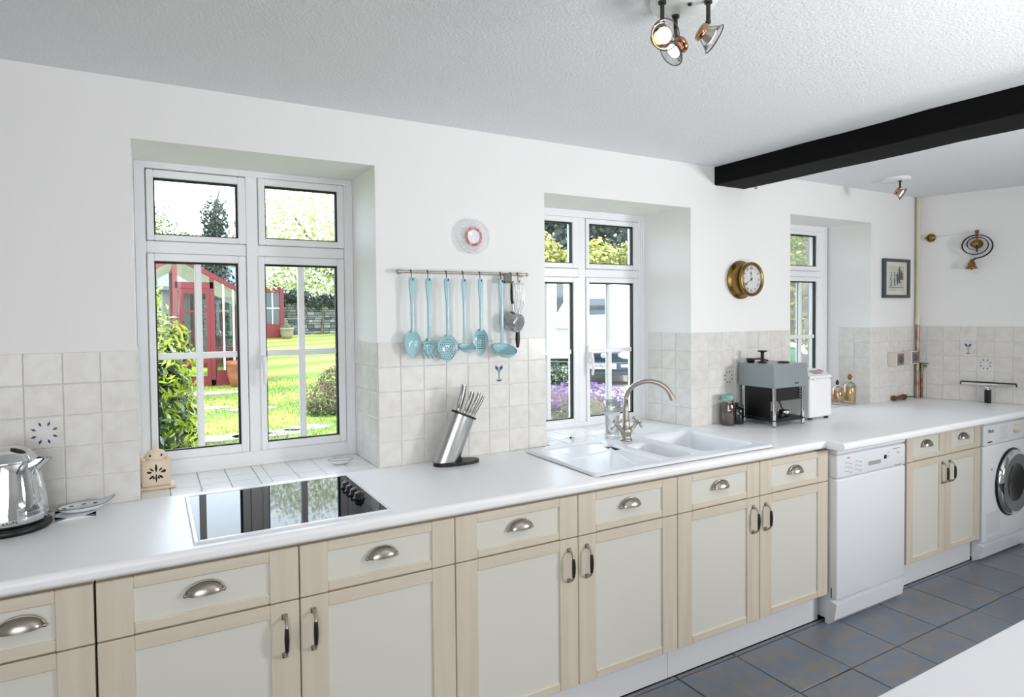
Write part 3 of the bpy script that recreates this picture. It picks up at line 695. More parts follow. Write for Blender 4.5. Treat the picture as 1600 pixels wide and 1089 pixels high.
dish = thing('oval_dish', 'small white oval dish on the tiled sill of the left window', 'dish', (.822, .150, CT), -.15)
g = G(); vs = []; n = 28; prof = [(0, .002), (.55, .001), (.7, .006), (.95, .017), (1.0, .019), (.96, .0195), (.7, .010), (.5, .006), (0, .005)]
for r, z in prof:
    for k in range(n):
        a = 2 * PI * k / n; vs.append((math.cos(a) * .052 * r, math.sin(a) * .026 * r, z))
g.add(vs, [(i * n + k, i * n + (k + 1) % n, (i + 1) * n + (k + 1) % n, (i + 1) * n + k) for i in range(len(prof) - 1) for k in range(n)], 0, True)
obj('bowl', g, M_ceram, dish)
g = G(); g.tube([(.0515 * math.cos(2 * PI * i / 36), .0258 * math.sin(2 * PI * i / 36), .0195) for i in range(37)], .0009, 5); obj('dotted_rim', g, M_dkmotif, dish)

kb = thing('knife_block', 'brushed steel slanted knife block on an oval black foot', 'knife block', (1.238, -.105, CT), -.05)
def oval_prism(g, a, b, z0, z1, mi=0, n=36):
    vs = [(a * math.copysign(abs(math.cos(q)) ** .8, math.cos(q)), b * math.sin(q), z) for z in (z0, z1) for q in [2 * PI * i / n for i in range(n)]]
    g.add(vs, [(i, (i + 1) % n, (i + 1) % n + n, i + n) for i in range(n)], mi, True); g.add(vs[:n], [tuple(range(n))[::-1]], mi); g.add(vs[n:], [tuple(range(n))], mi)
g = G(); oval_prism(g, .101, .043, .0003, .014); g.prism([(-.005, .014), (.012, .055), (.02, .014)], -.012, .012, 'y'); obj('foot', g, M_black, kb)
TL = Matrix.Translation((-.045, 0, .012)) @ Matrix.Rotation(.40, 4, 'Y')
g = G(); g.M = TL; 
vs = []; n = 40
for z in (-.0, .205):
    for i in range(n):
        q = 2 * PI * i / n; x = .050 * math.cos(q); zz = z if z > .1 else -.0 + x * .42 + .004; vs.append((x, .032 * math.sin(q), zz))
g.add(vs, [(i, (i + 1) % n, (i + 1) % n + n, i + n) for i in range(n)], 0, True); obj('sleeve', g, M_steel, kb)
g = G(); g.M = TL; oval_prism(g, .057, .036, .203, .212); obj('collar', g, M_black, kb)
for k, (dx, dy, ln_, tl, r, lab) in enumerate([(-.030, 0, .115, -.16, .0125, 'steel knife with the thickest handle, leftmost in the block'), (-.004, -.008, .098, -.02, .008, 'steel knife second from the left in the block'), (.006, .008, .096, -.0, .008, 'steel knife in the middle of the block'), (.024, -.004, .105, .04, .008, 'slim steel knife second from the right in the block'), (.042, .002, .100, .12, .0065, 'thinnest steel knife, rightmost in the block')]):
    kn = thing('kitchen_knife', lab, 'knife', (0, 0, 0), group='knives in the steel block')
    kn.matrix_world = Matrix.Translation(kb.location) @ Matrix.Rotation(-.05, 4, 'Z') @ TL @ Matrix.Translation((dx, dy, .2125)) @ Matrix.Rotation(tl, 4, 'Y')
    g = G(); r *= 1.12; g.tube([(0, 0, .0), (.001, 0, ln_ * .3), (.004, 0, ln_ * .7), (.002, 0, ln_)], [r * .55, r * .7, r * .7, r * .6], 12, flat=[1.4] * 4)
    for q in (-.45, .35): g.tube([(q * r + .001, -r * .62, ln_ * .12), (q * r + .004, -r * .62, ln_ * .6), (q * r + .002, -r * .56, ln_ * .95)], r * .14, 6, 1)
    obj('handle', g, [M_steel, M_darkm], kn)
    g = G(); g.box((-r * .6, -.0008, -.12), (r * .6, .0008, -.001)); obj('blade', g, M_chrome, kn)

# cut-glass vase
vz = thing('glass_vase', 'clear cut-glass vase standing behind the tap', 'vase', (2.128, -.028, CT))
g = G(); n = 40; prof = [(.0, .001), (.034, .001), (.036, .004), (.033, .02), (.031, .05), (.033, .10), (.037, .15), (.041, .19), (.039, .19), (.035, .15), (.030, .10), (.028, .05), (.029, .025), (0, .022)]
vs = [(r * (1 + (.05 if (k % 4 < 2) and i < 8 and .02 <= z <= .19 else 0)) * math.cos(2 * PI * k / n), r * (1 + (.05 if (k % 4 < 2) and i < 8 and .02 <= z <= .19 else 0)) * math.sin(2 * PI * k / n), z) for i, (r, z) in enumerate(prof) for k in range(n)]
g.add(vs, [(i * n + k, i * n + (k + 1) % n, (i + 1) * n + (k + 1) % n, (i + 1) * n + k) for i in range(len(prof) - 1) for k in range(n)], 0, True); obj('glass_body', g, M_glassobj, vz)
g = G(); g.lathe([(.0385, .120), (.0395, .128), (.0385, .136)], n=32); obj('cut_band', g, mat('frosted_glass', (240, 244, 246), 0.5, alpha=0.6), vz)
g = G(); g.lathe([(0, 0.0), (.006, .0), (.0055, .005), (.003, .007), (0, .007)], (0, 0, 0.0005), n=12); tag(obj('sill_stud', g, M_black, None, (1.955, .085, CT)), 'tiny black stud on the sill left of the glass vase', 'stud')

# storage jar with teal lid, black jar
jr = thing('glass_jar', 'tall glass jar of brown coffee with a pale teal lid', 'jar', (2.905, -.070, CT))
g = G(); g.lathe([(.0, .001), (.034, .001), (.037, .005), (.037, .112), (.031, .126), (.029, .134), (.031, .138), (.031, .142)], n=32); obj('glass_body', g, M_glassobj, jr)
g = G(); g.lathe([(0, .005), (.0345, .005), (.0348, .108), (.026, .124), (0, .125)], n=32); obj('coffee', g, mat('ground_coffee', (66, 44, 32), 0.8, col2=(92, 62, 44), scale=30), jr)
g = G(); g.lathe([(.0, .1425), (.033, .1425), (.034, .146), (.034, .163), (.031, .168), (.0, .169)], n=32); obj('lid', g, mat('teal_glass_lid', (126, 178, 166), 0.2, coat=.5), jr)
bj = thing('lidded_jar', 'short black lidded jar beside the coffee machine', 'jar', (2.985, -.062, CT))
g = G(); g.lathe([(0, .0005), (.036, .0005), (.039, .006), (.039, .070), (.037, .077)], n=32); obj('pot', g, mat('black_glaze', (14, 15, 24), 0.12, coat=.4), bj)
g = G(); g.lathe([(.0405, .077), (.041, .081), (.036, .088), (.02, .097), (.008, .100), (.007, .104), (.012, .109), (.012, .114), (.006, .117), (0, .117)], n=32); obj('lid', g, mat('black_glaze_lid', (14, 15, 24), 0.12, coat=.4), bj)
g = G(); g.tube([(.038, 0, .060), (.052, 0, .056), (.054, 0, .040), (.038, 0, .028)], .004, 8); obj('handle', g, M_black, bj)

# coffee machine
cmx0, cmx1, cmy0, cmy1 = 3.052, 3.300, -.250, -.040
cm = thing('coffee_machine', 'grey-topped coffee machine on four chrome legs', 'coffee machine', (cmx0, cmy0, CT))
CW, CD = cmx1 - cmx0, cmy1 - cmy0
M_gy = mat('satin_grey_metal', (150, 160, 163), 0.35, 0.35)
g = G(); g.prism([(-.022, .212), (CD + .01, .212), (CD + .004, .338), (-.012, .338)], -.018, CW + .016, 'x'); hd = obj('top_housing', g, M_gy, cm)
g = G(); g.text('VEBA', .016, Matrix.Translation((CW * .66, -.0215, .232)) @ Matrix.Rotation(PI / 2 - .07, 4, 'X')); obj('lettering', g, mat('dark_grey_letter', (82, 88, 92), 0.4), hd)
for (x, y) in ((.004, .0), (CW - .004, .0), (.004, CD - .012), (CW - .004, CD - .012)):
    g = G(); g.cyl((x, y, .034), (x, y, .212), .0095, None, 16); g.cyl((x, y, .004), (x, y, .030), .0105, None, 16); g.cyl((x, y, 0.0003), (x, y, .004), .0095, None, 16, 1); g.cyl((x, y, .030), (x, y, .036), .012, None, 16, 1)
    obj('leg', g, [M_chrome, M_black], cm)
g = G(); g.box((.012, .012, .135), (CW - .012, CD - .005, .211), .004); g.box((.012, CD - .05, .040), (CW * .55, CD - .008, .14), .003); g.box((.010, .03, .036), (.016, CD - .02, .205)); obj('boiler_case', g, M_black, cm)
g = G(); g.box((.0, -.008, .024), (CW, CD - .03, .042), .004); obj('drip_tray', g, M_black, cm)
g = G(); g.lathe([(0, .122), (.03, .122), (.036, .128), (.036, .136)], (CW * .56, CD * .45, 0), n=24); obj('group_head', g, M_chrome, cm)
g = G(); g.box((CW * .42, CD - .04, .045), (CW - .014, CD - .035, .135)); obj('steel_back', g, M_steel, cm)
g = G(); g.tube([(CW * .50, .06, .128), (CW * .56, .055, .09), (CW * .62, .05, .072)], .004, 8); obj('steam_wand', g, M_black, cm)
pf = thing('portafilter', 'chrome filter holder with a black handle standing on the drip tray', 'filter holder', (cmx0 + CW * .60, cmy0 + .045, CT + .0425))
g = G(); g.lathe([(0, .0005), (.022, .0005), (.027, .006), (.030, .024), (.031, .034), (.029, .034), (.027, .024), (0, .01)], n=24); obj('basket', g, M_chrome, pf)
g = G(); g.tube([(-.026, -.01, .02), (-.045, -.022, .012), (-.085, -.035, .010)], [.006, .010, .012], 12); obj('handle', g, M_black, pf)
tz = CT + .3385
tp = thing('coffee_tamper', 'black T-shaped tamper standing on the coffee machine', 'tamper', (cmx0 + .055, cmy0 + .115, tz))
g = G(); g.lathe([(0, .0005), (.024, .0005), (.024, .006), (.010, .010), (.0095, .055), (.011, .060), (.026, .063), (.026, .069), (0, .070)], n=24); obj('tamper_body', g, M_black, tp)
sc = thing('coffee_scoop', 'black coffee scoop lying on the coffee machine', 'scoop', (3.060, -.095, tz))
g = G(); g.lathe([(0, .0005), (.017, .0005), (.024, .022), (.0235, .025), (.021, .022), (.014, .004), (0, .003)], n=20); obj('cup', g, M_black, sc)
g = G(); g.tube([(.022, .0, .02), (.07, -.005, .021), (.12, -.02, .008)], [.004, .006, .005], 10); obj('handle', g, M_black, sc)
g = G(); g.lathe([(0, .0005), (.030, .0005), (.032, .004), (.028, .008), (0, .009)], n=28); tag(obj('jug_lid', g, M_black, None, (cmx0 + .155, cmy0 + .055, tz)), 'flat black disc lying on the front right of the coffee machine', 'disc')

# bread maker
bmk = thing('bread_maker', 'white upright bread maker right of the coffee machine', 'bread maker', (3.395, -.225, CT))
g = G(); g.box((0, 0, .012), (.205, .22, .238), .014); bb = obj('body', g, M_whitep, bmk)
for (x, y) in ((.03, .02), (.18, .02), (.03, .19), (.18, .19)):
    g = G(); g.cyl((x, y, .0003), (x, y, .013), .012, None, 12); obj('foot', g, M_black, bmk)
g = G(); g.prism([(.002, .2385), (.002, .252), (.09, .283), (.215, .283), (.215, .2385)], .002, .203, 'x'); lid = obj('lid', g, M_whitep, bmk)
sl = math.atan2(.031, .088)
g = G(); g.M = Matrix.Translation((.12, .046, .2680)) @ Matrix.Rotation(sl, 4, 'X'); g.box((-.04, -.022, 0), (.035, .022, .0012), .0004); obj('display_panel', g, mat('grey_display', (150, 152, 154), 0.4), lid)
g = G(); g.M = Matrix.Translation((.12, .046, .2680)) @ Matrix.Rotation(sl, 4, 'X'); g.box((.046, .0, 0), (.08, .03, .0012), .0004); obj('red_label', g, mat('red_label', (206, 92, 98), 0.5), lid)
g = G(); g.box((.03, -.004, .226), (.09, .004, .238), .002); obj('lid_catch', g, M_whitep, lid)
g = G()
for k in range(4): g.box((-.0006, .04 + 0, .17 - k * .016), (.001, .075, .176 - k * .016))
obj('vent_slots', g, M_black, bb)

# decanters on the right-hand sill
def decanter(x, y, h, r, mcol, label, st):
    t_ = thing('oil_bottle', label, 'bottle', (x, y, CT), group=None)
    g = G(); g.lathe([(0, .0005), (r * .95, .0005), (r, .004), (r * 1.03, h * .62), (r * .8, h * .69), (.012, h * .74), (.011, h * .80), (.014, h * .81)], n=24); obj('glass_body', g, M_glassobj, t_)
    g = G(); g.lathe([(0, h * .10), (r * .92, h * .10), (r * .95, h * .58), (0, h * .585)], n=24); obj('contents', g, mcol, t_)
    g = G(); g.lathe([(0, h * .80), (.008, h * .80), (.010, h * .84), (.019 * st, h * .90), (.012 * st, h * .95), (.004, h), (0, h)], n=10); obj('stopper', g, M_brass if st > .7 else M_black, t_)
decanter(4.128, .080, .165, .034, mat('preserved_fruit', (190, 110, 40), 0.4, col2=(228, 176, 92), scale=40, ramp=(.45, .55)), 'glass bottle of orange preserves beside the bread maker', .6)
decanter(4.240, .065, .200, .039, mat('golden_oil', (226, 182, 92), 0.2), 'glass bottle of golden oil with a star-shaped stopper', 1.0)
pc = thing('sharpening_steel', 'sharpening steel with turned brown wooden handle near the pipe', 'sharpener', (4.585, -.036, CT), .04)
g = G(); g.lathe([(0, -.005), (.014, -.005), (.018, .006), (.016, .02), (.0115, .03), (.0125, .06), (.0115, .10), (.014, .118), (.020, .132), (.017, .150), (.006, .156), (0, .156)], (0, 0, .0205), (1, 0, 0), 20); obj('handle', g, M_wood, pc)
g = G(); g.tube([(.150, 0, .0205), (.27, .0, .012)], [.005, .004], 10); obj('rod', g, M_darkm, pc)

# window squeegee leaning on the right wall
ang = math.atan2(-1, .29) ; ex = Vector((.29, -1, 0)).normalized()
sq = thing('squeegee', 'chrome squeegee with black handle standing upside down by the right wall', 'squeegee', (rw(-.416) - .045, -.416, CT), math.atan2(ex.y, ex.x))
g = G(); g.box((-.018, -.009, .0003), (.018, .009, .090), .005); obj('handle', g, M_black, sq)
g = G(); g.tube([(0, 0, .088), (0, 0, .10), (-.035, 0, .122)], .005, 8); g.tube([(0, 0, .10), (.035, 0, .122)], .005, 8); g.box((-.147, -.008, .119), (.147, .006, .133), .003); obj('blade_holder', g, M_chrome, sq)
for sg in (-1, 1):
    g = G(); g.box((sg * .147, -.009, .116), (sg * .152, .007, .136), .002); obj('end_cap', g, M_black, sq)
g = G(); g.box((-.148, -.004, .133), (.148, -.001, .142)); obj('rubber_blade', g, M_black, sq)

# ------------------------------------------------------------------ things on the back wall
YT = YW - .004
clk = thing('wall_clock', 'round brass bulkhead clock with a white roman dial', 'clock', (3.075, YW, 1.718))
def yl(prof): return [(r, -z) for r, z in prof]
g = G(); g.lathe([(.0, 0), (.108, 0), (.110, -.004), (.108, -.010), (.092, -.015), (.0895, -.022), (.0885, -.066), (.094, -.070), (.0965, -.078), (.094, -.086), (.080, -.088), (.0775, -.082)], axis=(0, 1, 0), n=56); obj('case', g, M_brass, clk)
g = G(); g.lathe([(.079, -.0765), (0, -.0765)], axis=(0, 1, 0), n=48); face = obj('dial', g, mat('white_dial', (240, 240, 236), 0.4), clk)
g = G()
for k, nm in enumerate(['XII', 'I', 'II', 'III', 'IIII', 'V', 'VI', 'VII', 'VIII', 'IX', 'X', 'XI']):
    a = k * PI / 6; mt = Matrix.Translation((math.sin(a) * .061, -.0772, math.cos(a) * .061)) @ Matrix.Rotation(a, 4, 'Y') @ MX
    g.text(nm, .021, mt)
obj('numerals', g, M_black, face)
def hand(a, l, w, spade):
    g = G(); d = Vector((math.sin(a), 0, math.cos(a))); p = Vector((d.z, 0, -d.x)); y = -.079
    g.add([tuple(Vector((0, y, 0)) + d * q + p * e) for q, e in ((-.012, w), (l, w * .5), (l, -w * .5), (-.012, -w))], [(0, 1, 2, 3), (3, 2, 1, 0)])
    c = d * spade; g.ell((c.x, y, c.z), (.006, .001, .006), 12, 6); g.ell((0, y, 0), (.006, .002, .006), 12, 6)
    return g
obj('hour_hand', hand(math.radians(-6), .045, .0018, .034), M_black, face); obj('minute_hand', hand(math.radians(238), .064, .0016, .05), M_black, face)
g = G(); g.lathe([(.078, -.083), (.05, -.084), (0, -.0845)], axis=(0, 1, 0), n=40); obj('glass', g, glass_mat('clock_glass', refl=.3, base=0), clk)

dp = thing('openwork_plate', 'small round openwork plate with red ring above the utensil rail', 'plate', (1.367, YW, 1.872))
g = G(); g.lathe([(.0, -.020), (.027, -.020), (.030, -.0215), (.030, -.018), (0, -.0165)], axis=(0, 1, 0), n=40); obj('centre', g, M_ceram, dp)
g = G()
n = 48
for k in range(n):
    a = 2 * PI * k / n; d = Vector((math.cos(a), 0, math.sin(a)))
    g.tube([d * .0405 + Vector((0, -.0195, 0)), d * .055 + Vector((0, -.021, 0)), d * .068 + Vector((0, -.026, 0))], .0011, 6)
    g.ell(tuple(d * .0725 + Vector((0, -.0275, 0))), (.0034, .0025, .0034), 8, 6)
g.lathe([(.066, -.0245), (.069, -.0275), (.070, -.025), (.066, -.0235)], axis=(0, 1, 0), n=56); g.lathe([(.052, -.0205), (.055, -.022), (.055, -.019)], axis=(0, 1, 0), n=56)
obj('openwork_rim', g, M_ceram, dp)
g = G(); g.lathe([(.0295, -.0175), (.0295, -.0215), (.034, -.0225), (.0405, -.0215), (.0405, -.018), (.0295, -.0175)], axis=(0, 1, 0), n=48); obj('red_ring', g, mat('red_lustre_glaze', (176, 84, 96), 0.25, col2=(222, 168, 172), scale=60), dp)
g = G(); g.tube([(0, -.0005, .03), (0, -.017, .028)], .003, 6); obj('hanger', g, M_steel, dp)

rail = thing('utensil_rail', 'thin steel utensil rail on the wall between the windows', 'rail', (1.02, -.044, 1.712))
g = G(); g.cyl((0, 0, 0), (.606, 0, 0), .0058, None, 14); obj('rod', g, M_nickel, rail)
for x in (.012, .594):
    g = G(); g.cyl((x, -.001, 0), (x, .0335, 0), .007, .010, 14); obj('bracket', g, M_nickel, rail)
for x in (-.004, .606):
    g = G(); g.ell((x, 0, 0), (.008, .009, .009), 14, 8); obj('finial', g, M_nickel, rail)
def s_hook(x, label, L=.030):
    g = G(); r = .0075
    pts = [(0, .0072, -.003), (0, .0078, .002), (0, .004, .0075), (0, -.002, .0080), (0, -.0075, .003), (0, -.0085, -.008), (.001, -.007, -L + .006), (.002, -.006, -L), (.003, -.010, -L - .006), (.004, -.016, -L - .005), (.004, -.019, -L + .003)]
    g.tube(pts, .0018, 6)
    tag(obj('s_hook', g, M_darkm, None, (x, -.044, 1.712)), label, 'hook', 's-hooks on the utensil rail')
UY = -.052
def utensil(name, x, label):
    return thing(name, label, 'utensil', (x, UY, 1.688), group='pale blue utensils on the rail')
def handle(L, wide=.0140, thin=.0080, tilt=0.0):
    g = G(); k = [0, .012, .03, .06, .10, .14, .18, .22]; zs = [-q for q in k if q < L - .01] + [-L]
    ws = []
    for z in zs:
        q = -z; ws.append(wide * .75 if q < .006 else (wide if q < .04 else thin + (wide - thin) * max(0, 1 - (q - .04) / .06)))
    g.tube([(0, .004 * math.sin(z * 9), z) for z in zs], [w * (.42 if w > thin * 1.3 else .7) for w in ws], 12, flat=[1 / .42 if w > thin * 1.3 else 1 / .7 for w in ws]); return g
def bowl_grid(g, w, h, z0, dep, holes=None, shape='egg', n=20, m=16, yaw=0.0):
    """spoon-like bowl: width w, height h, top at z0, hollow towards the room"""
    vs = []; R = Matrix.Rotation(yaw, 4, 'Z')
    for sgn, off in ((1, 0.0), (1, .0016)):
        for i in range(m + 1):
            t = i / m; zz = z0 - h * t
            hw = (w / 2) * (math.sin(PI * min(1, t * .999 + .0005)) ** .6 * (1 + (.12 if shape == 'egg' else 0) * math.cos(PI * t * .9)) if shape != 'round' else math.sqrt(max(0, 1 - (2 * t - 1) ** 2)))
            for j in range(n + 1):
                q = -1 + 2 * j / n; x = q * hw; y = dep * (1 - q * q) * math.sin(PI * t) - off
                vs.append(tuple(R @ Vector((x, y, zz))))
    N1 = (m + 1) * (n + 1)
    fs = []
    for i in range(m):
        for j in range(n):
            a = i * (n + 1) + j; f = (a, a + 1, a + n + 2, a + n + 1); fs.append(f); fs.append(tuple(N1 + q for q in f)[::-1])
    g.add(vs, fs, 0, True)
def bowl_y(x, z, w, h, z0, dep):
    t = min(.999, max(.001, (z0 - z) / h)); hw = (w / 2) * math.sin(PI * t) ** .6 * (1 + .12 * math.cos(PI * t * .9)); q = min(1, abs(x) / hw)
    return dep * (1 - q * q) * math.sin(PI * t)
def holes(parent, pts, y, r, yaw=0.0):
    g = G(); R = Matrix.Rotation(yaw, 4, 'Z')
    for (x, z, yy) in pts:
        p = R @ Vector((x, y + yy - .0022, z)); q = R @ Vector((x, y + yy - .0026, z)); g.cyl(p, q, r, None, 8)
    obj('hole_pattern', g, mat('dark_perforation', (58, 88, 98), 0.5), parent)
U = [(1.071, 'spoon'), (1.144, 'fork'), (1.228, 'skimmer'), (1.306, 'small'), (1.386, 'slot'), (1.490, 'ladle')]
u = utensil('serving_spoon', 1.071, 'pale blue solid serving spoon, leftmost on the rail'); obj('handle', handle(.225), M_blue, u)
g = G(); bowl_grid(g, .070, .118, -.212, .014); obj('bowl', g, M_blue, u)
u = utensil('pasta_server', 1.144, 'pale blue slotted pasta server with prongs, second on the rail'); obj('handle', handle(.262), M_blue, u)
g = G(); bowl_grid(g, .050, .075, -.245, .014)
for k, x in enumerate((-.024, -.008, .010, .026)):
    g.tube([(x * .7, .008, -.295), (x, .004, -.318), (x * 1.15, -.012, -.332), (x * 1.2, -.022, -.326)], [.005, .005, .0045, .003], 8)
for sg in (-1, 1):
    for z in (-.275, -.298): g.tube([(sg * .018, .008, z), (sg * .03, -.004, z - .004), (sg * .032, -.018, z + .006)], [.005, .0045, .003], 8)
obj('pronged_head', g, M_blue, u); holes(u, [(x, z, bowl_y(x, z, .050, .075, -.245, .014)) for x in (-.010, 0, .010) for z in (-.262, -.274, -.286, -.298)], 0, .0026)
u = utensil('skimmer', 1.228, 'pale blue round perforated skimmer, third on the rail'); obj('handle', handle(.245), M_blue, u)
g = G(); bowl_grid(g, .090, .118, -.235, .012, shape='egg'); obj('disc_head', g, M_blue, u)
hp = []
for rr in range(1, 5):
    for k in range(rr * 6):
        a = 2 * PI * k / (rr * 6); x = rr * .0090 * math.cos(a); z = -.300 + rr * .0105 * math.sin(a); hp.append((x, z, bowl_y(x, z, .090, .118, -.235, .012)))
holes(u, hp, 0, .0023)
def ladle_bowl(g, r, z, tilt, yaw=0.0, dpth=.62):
    g.M = Matrix.Translation((.008, -.012, z)) @ Matrix.Rotation(yaw, 4, 'Z') @ Matrix.Rotation(tilt, 4, 'X')
    pr = [(r * math.cos(a), -r * dpth * math.sin(a)) for a in [i * PI / 2 / 8 for i in range(9)]] + [(max(0, (r - .0018)) * math.cos(a), -(r - .0018) * dpth * math.sin(a)) for a in [PI / 2 - i * PI / 2 / 8 for i in range(9)]]
    g.lathe(pr, n=28); g.M = Matrix()
u = utensil('small_ladle', 1.306, 'small pale blue ladle, fourth on the rail'); obj('handle', handle(.275, .0118, .0066), M_blue, u)
g = G(); ladle_bowl(g, .038, -.290, .35); obj('bowl', g, M_blue, u)
u = utensil('slotted_spoon', 1.386, 'pale blue perforated spoon turned sideways, fifth on the rail'); obj('handle', handle(.225, .0125, .0075), M_blue, u)
g = G(); bowl_grid(g, .064, .118, -.212, .013, yaw=-.55); obj('bowl', g, M_blue, u)
hp = [(x, z, bowl_y(x, z, .064, .118, -.212, .013)) for x in (-.014, -.007, 0, .007, .014) for z in [-.245 - i * .0095 for i in range(7)]]
holes(u, hp, 0, .0024, -.55)
u = utensil('soup_ladle', 1.490, 'large pale blue soup ladle, rightmost of the blue utensils'); obj('handle', handle(.285, .0138, .0080), M_blue, u)
g = G(); ladle_bowl(g, .056, -.305, .45); obj('bowl', g, M_blue, u)
for (x, nm), od in zip(U, ('serving spoon', 'pasta server', 'skimmer', 'small ladle', 'perforated spoon', 'soup ladle')): s_hook(x - .002, 'thin steel hook holding the pale blue ' + od)
s_hook(1.541, 'thin steel hook holding the small saucepan', .034); s_hook(1.575, 'thin steel hook holding the whisk')
cl = thing('rail_holder', 'small dark metal holder clipped on the rail beside the soup ladle', 'holder', (1.520, -.052, 1.706))
g = G(); g.box((-.018, -.003, -.028), (.018, .0, .008), .001); g.box((-.02, -.016, -.034), (.02, .0, -.026), .001); g.box((-.012, -.001, .004), (.012, .012, .0085), .001); obj('plate', g, M_darkm, cl)
sp = thing('small_saucepan', 'small steel saucepan hanging by its black riveted handle', 'saucepan', (1.541, -.054, 1.668))
g = G(); g.tube([(0, 0, .006), (0, 0, -.03), (.001, 0, -.07), (.006, 0, -.092)], [.0065, .0085, .009, .010], 12, flat=[.6] * 4)
hh = obj('handle', g, M_black, sp)
g = G()
for z in (0, -.03, -.055): g.ell((0, -.006, z), (.003, .002, .003), 8, 6)
obj('rivets', g, M_nickel, hh)
g = G(); g.tube([(.004, 0, -.088), (.006, -.002, -.120)], [.0125, .014], 14, flat=[.7, .7]); obj('ferrule', g, M_chrome, sp)
pa = Vector((.36, -.80, -.22)).normalized(); pcn = Vector((.004, .012, -.165))
g = G(); g.lathe([(.041, -.008), (.043, -.008), (.0425, .0), (.042, .040), (.038, .046), (.034, .047), (0, .047), (0, .044), (.036, .043), (.0395, .038), (.041, -.008)], tuple(pcn), tuple(pa), 36); obj('pan', g, M_steel, sp)
g = G(); g.lathe([(.030, .0472), (.033, .0482), (.036, .0472)], tuple(pcn), tuple(pa), 36); obj('base_ring', g, M_chrome, sp)
wh = thing('balloon_whisk', 'wire balloon whisk with black handle hanging head up behind the saucepan', 'whisk', (1.576, -.046, 1.680))
g = G()
for k in range(5):
    a = PI * k / 5 + .2; d = Vector((math.cos(a), math.sin(a) * .45, 0))
    pts = []
    for i in range(25):
        tt = -1 + 2 * i / 24; x = math.sin(PI * tt) * 0; w = .036 * math.sin(PI * (1 - abs(tt)) ** .0 * 0 + PI * .5) if False else .036
        zz = -.165 + .155 * (1 - tt * tt) ** .5 if abs(tt) < 1 else -.165
        prof_ = math.copysign(1, tt) * .036 * (1 - abs(1 - 2 * min(1, (zz + .165) / .155 * .62 + .0)) ** 2) ** .5 if 0 < (zz + .165) / .155 < .999 else 0
        pts.append(tuple(d * prof_ + Vector((0, 0, zz))))
    g.tube(pts, .0011, 6, caps=False)
obj('wires', g, M_chrome, wh)
g = G(); g.tube([(0, 0, -.155), (0, 0, -.18)], [.005, .006], 10); obj('collar', g, M_chrome, wh)
g = G(); g.tube([(0, 0, -.18), (0, 0, -.22), (-.001, 0, -.26), (-.001, 0, -.29)], [.006, .009, .0105, .007], 12); g.ell((-.001, 0, -.288), (.0075, .0075, .009), 12, 8); obj('handle', g, M_black, wh)

# framed print
pw, ph = .318, .268
pic = thing('framed_print', 'small dark-framed print of grey figures beside the pipe', 'picture', (4.632, YW, 1.757))
g = G(); frame_ring(g, -pw / 2, pw / 2, -ph / 2, ph / 2, -pw / 2 + .026, pw / 2 - .026, -ph / 2 + .02, ph / 2 - .02, -.022, -.0005, .003); obj('frame', g, mat('slate_blue_frame', (62, 72, 78), 0.4), pic)
g = G(); g.box((-pw / 2 + .02, -.010, -ph / 2 + .015), (pw / 2 - .02, -.002, ph / 2 - .015)); obj('mount', g, mat('cream_mount', (222, 214, 204), 0.7), pic)
g = G(); g.box((-.095, -.0108, -.085), (.095, -.0095, .085)); pr_ = obj('print_sheet', g, mat('print_paper', (206, 208, 202), 0.7, col2=(186, 188, 180), scale=9), pic)
g = G(); r2 = random.Random(3)
for (x, z0, h, w) in [(-.062, -.055, .085, .008), (-.02, -.05, .08, .010), (.015, -.04, .07, .018), (.04, -.03, .10, .020), (.062, -.01, .05, .026)]:
    for k in range(6):
        zz = z0 + h * k / 6; g.ell((x + r2.uniform(-.004, .004), -.0109, zz + .006), (w * r2.uniform(.5, 1.0), .0003, h / 9), 8, 4)
    g.ell((x, -.0109, z0 + h + .008), (.006, .0003, .008), 8, 4)
g.box((-.09, -.0111, -.064), (.085, -.0108, -.060))
obj('printed_figures', g, mat('grey_ink', (96, 98, 98), 0.8), pr_)

# wall sockets (round dials in square boxes)
def socket(x, z, label):
    t_ = thing('wall_switch', label, 'switch', (x, YT, z), group=None)
    g = G(); g.box((-.046, -.062, -.046), (.046, 0, .046), .004); obj('box', g, mat('ivory_plastic', (226, 216, 206), 0.4), t_)
    g = G(); g.box((-.040, -.064, -.040), (.040, -.061, .040), .001); fp_ = obj('face_plate', g, mat('grey_face_plate', (128, 122, 118), 0.5), t_)
    g = G(); g.lathe([(0, -.012), (.016, -.012), (.018, -.009), (.026, -.001), (.027, 0)], (0, -.0635, 0), (0, 1, 0), 24); obj('dial', g, mat('grey_dial', (88, 86, 86), 0.4), fp_)
socket(4.590, 1.203, 'left of two square wall switch boxes with grey dials'); socket(4.772, 1.208, 'right of two square wall switch boxes, nearer the copper pipe')

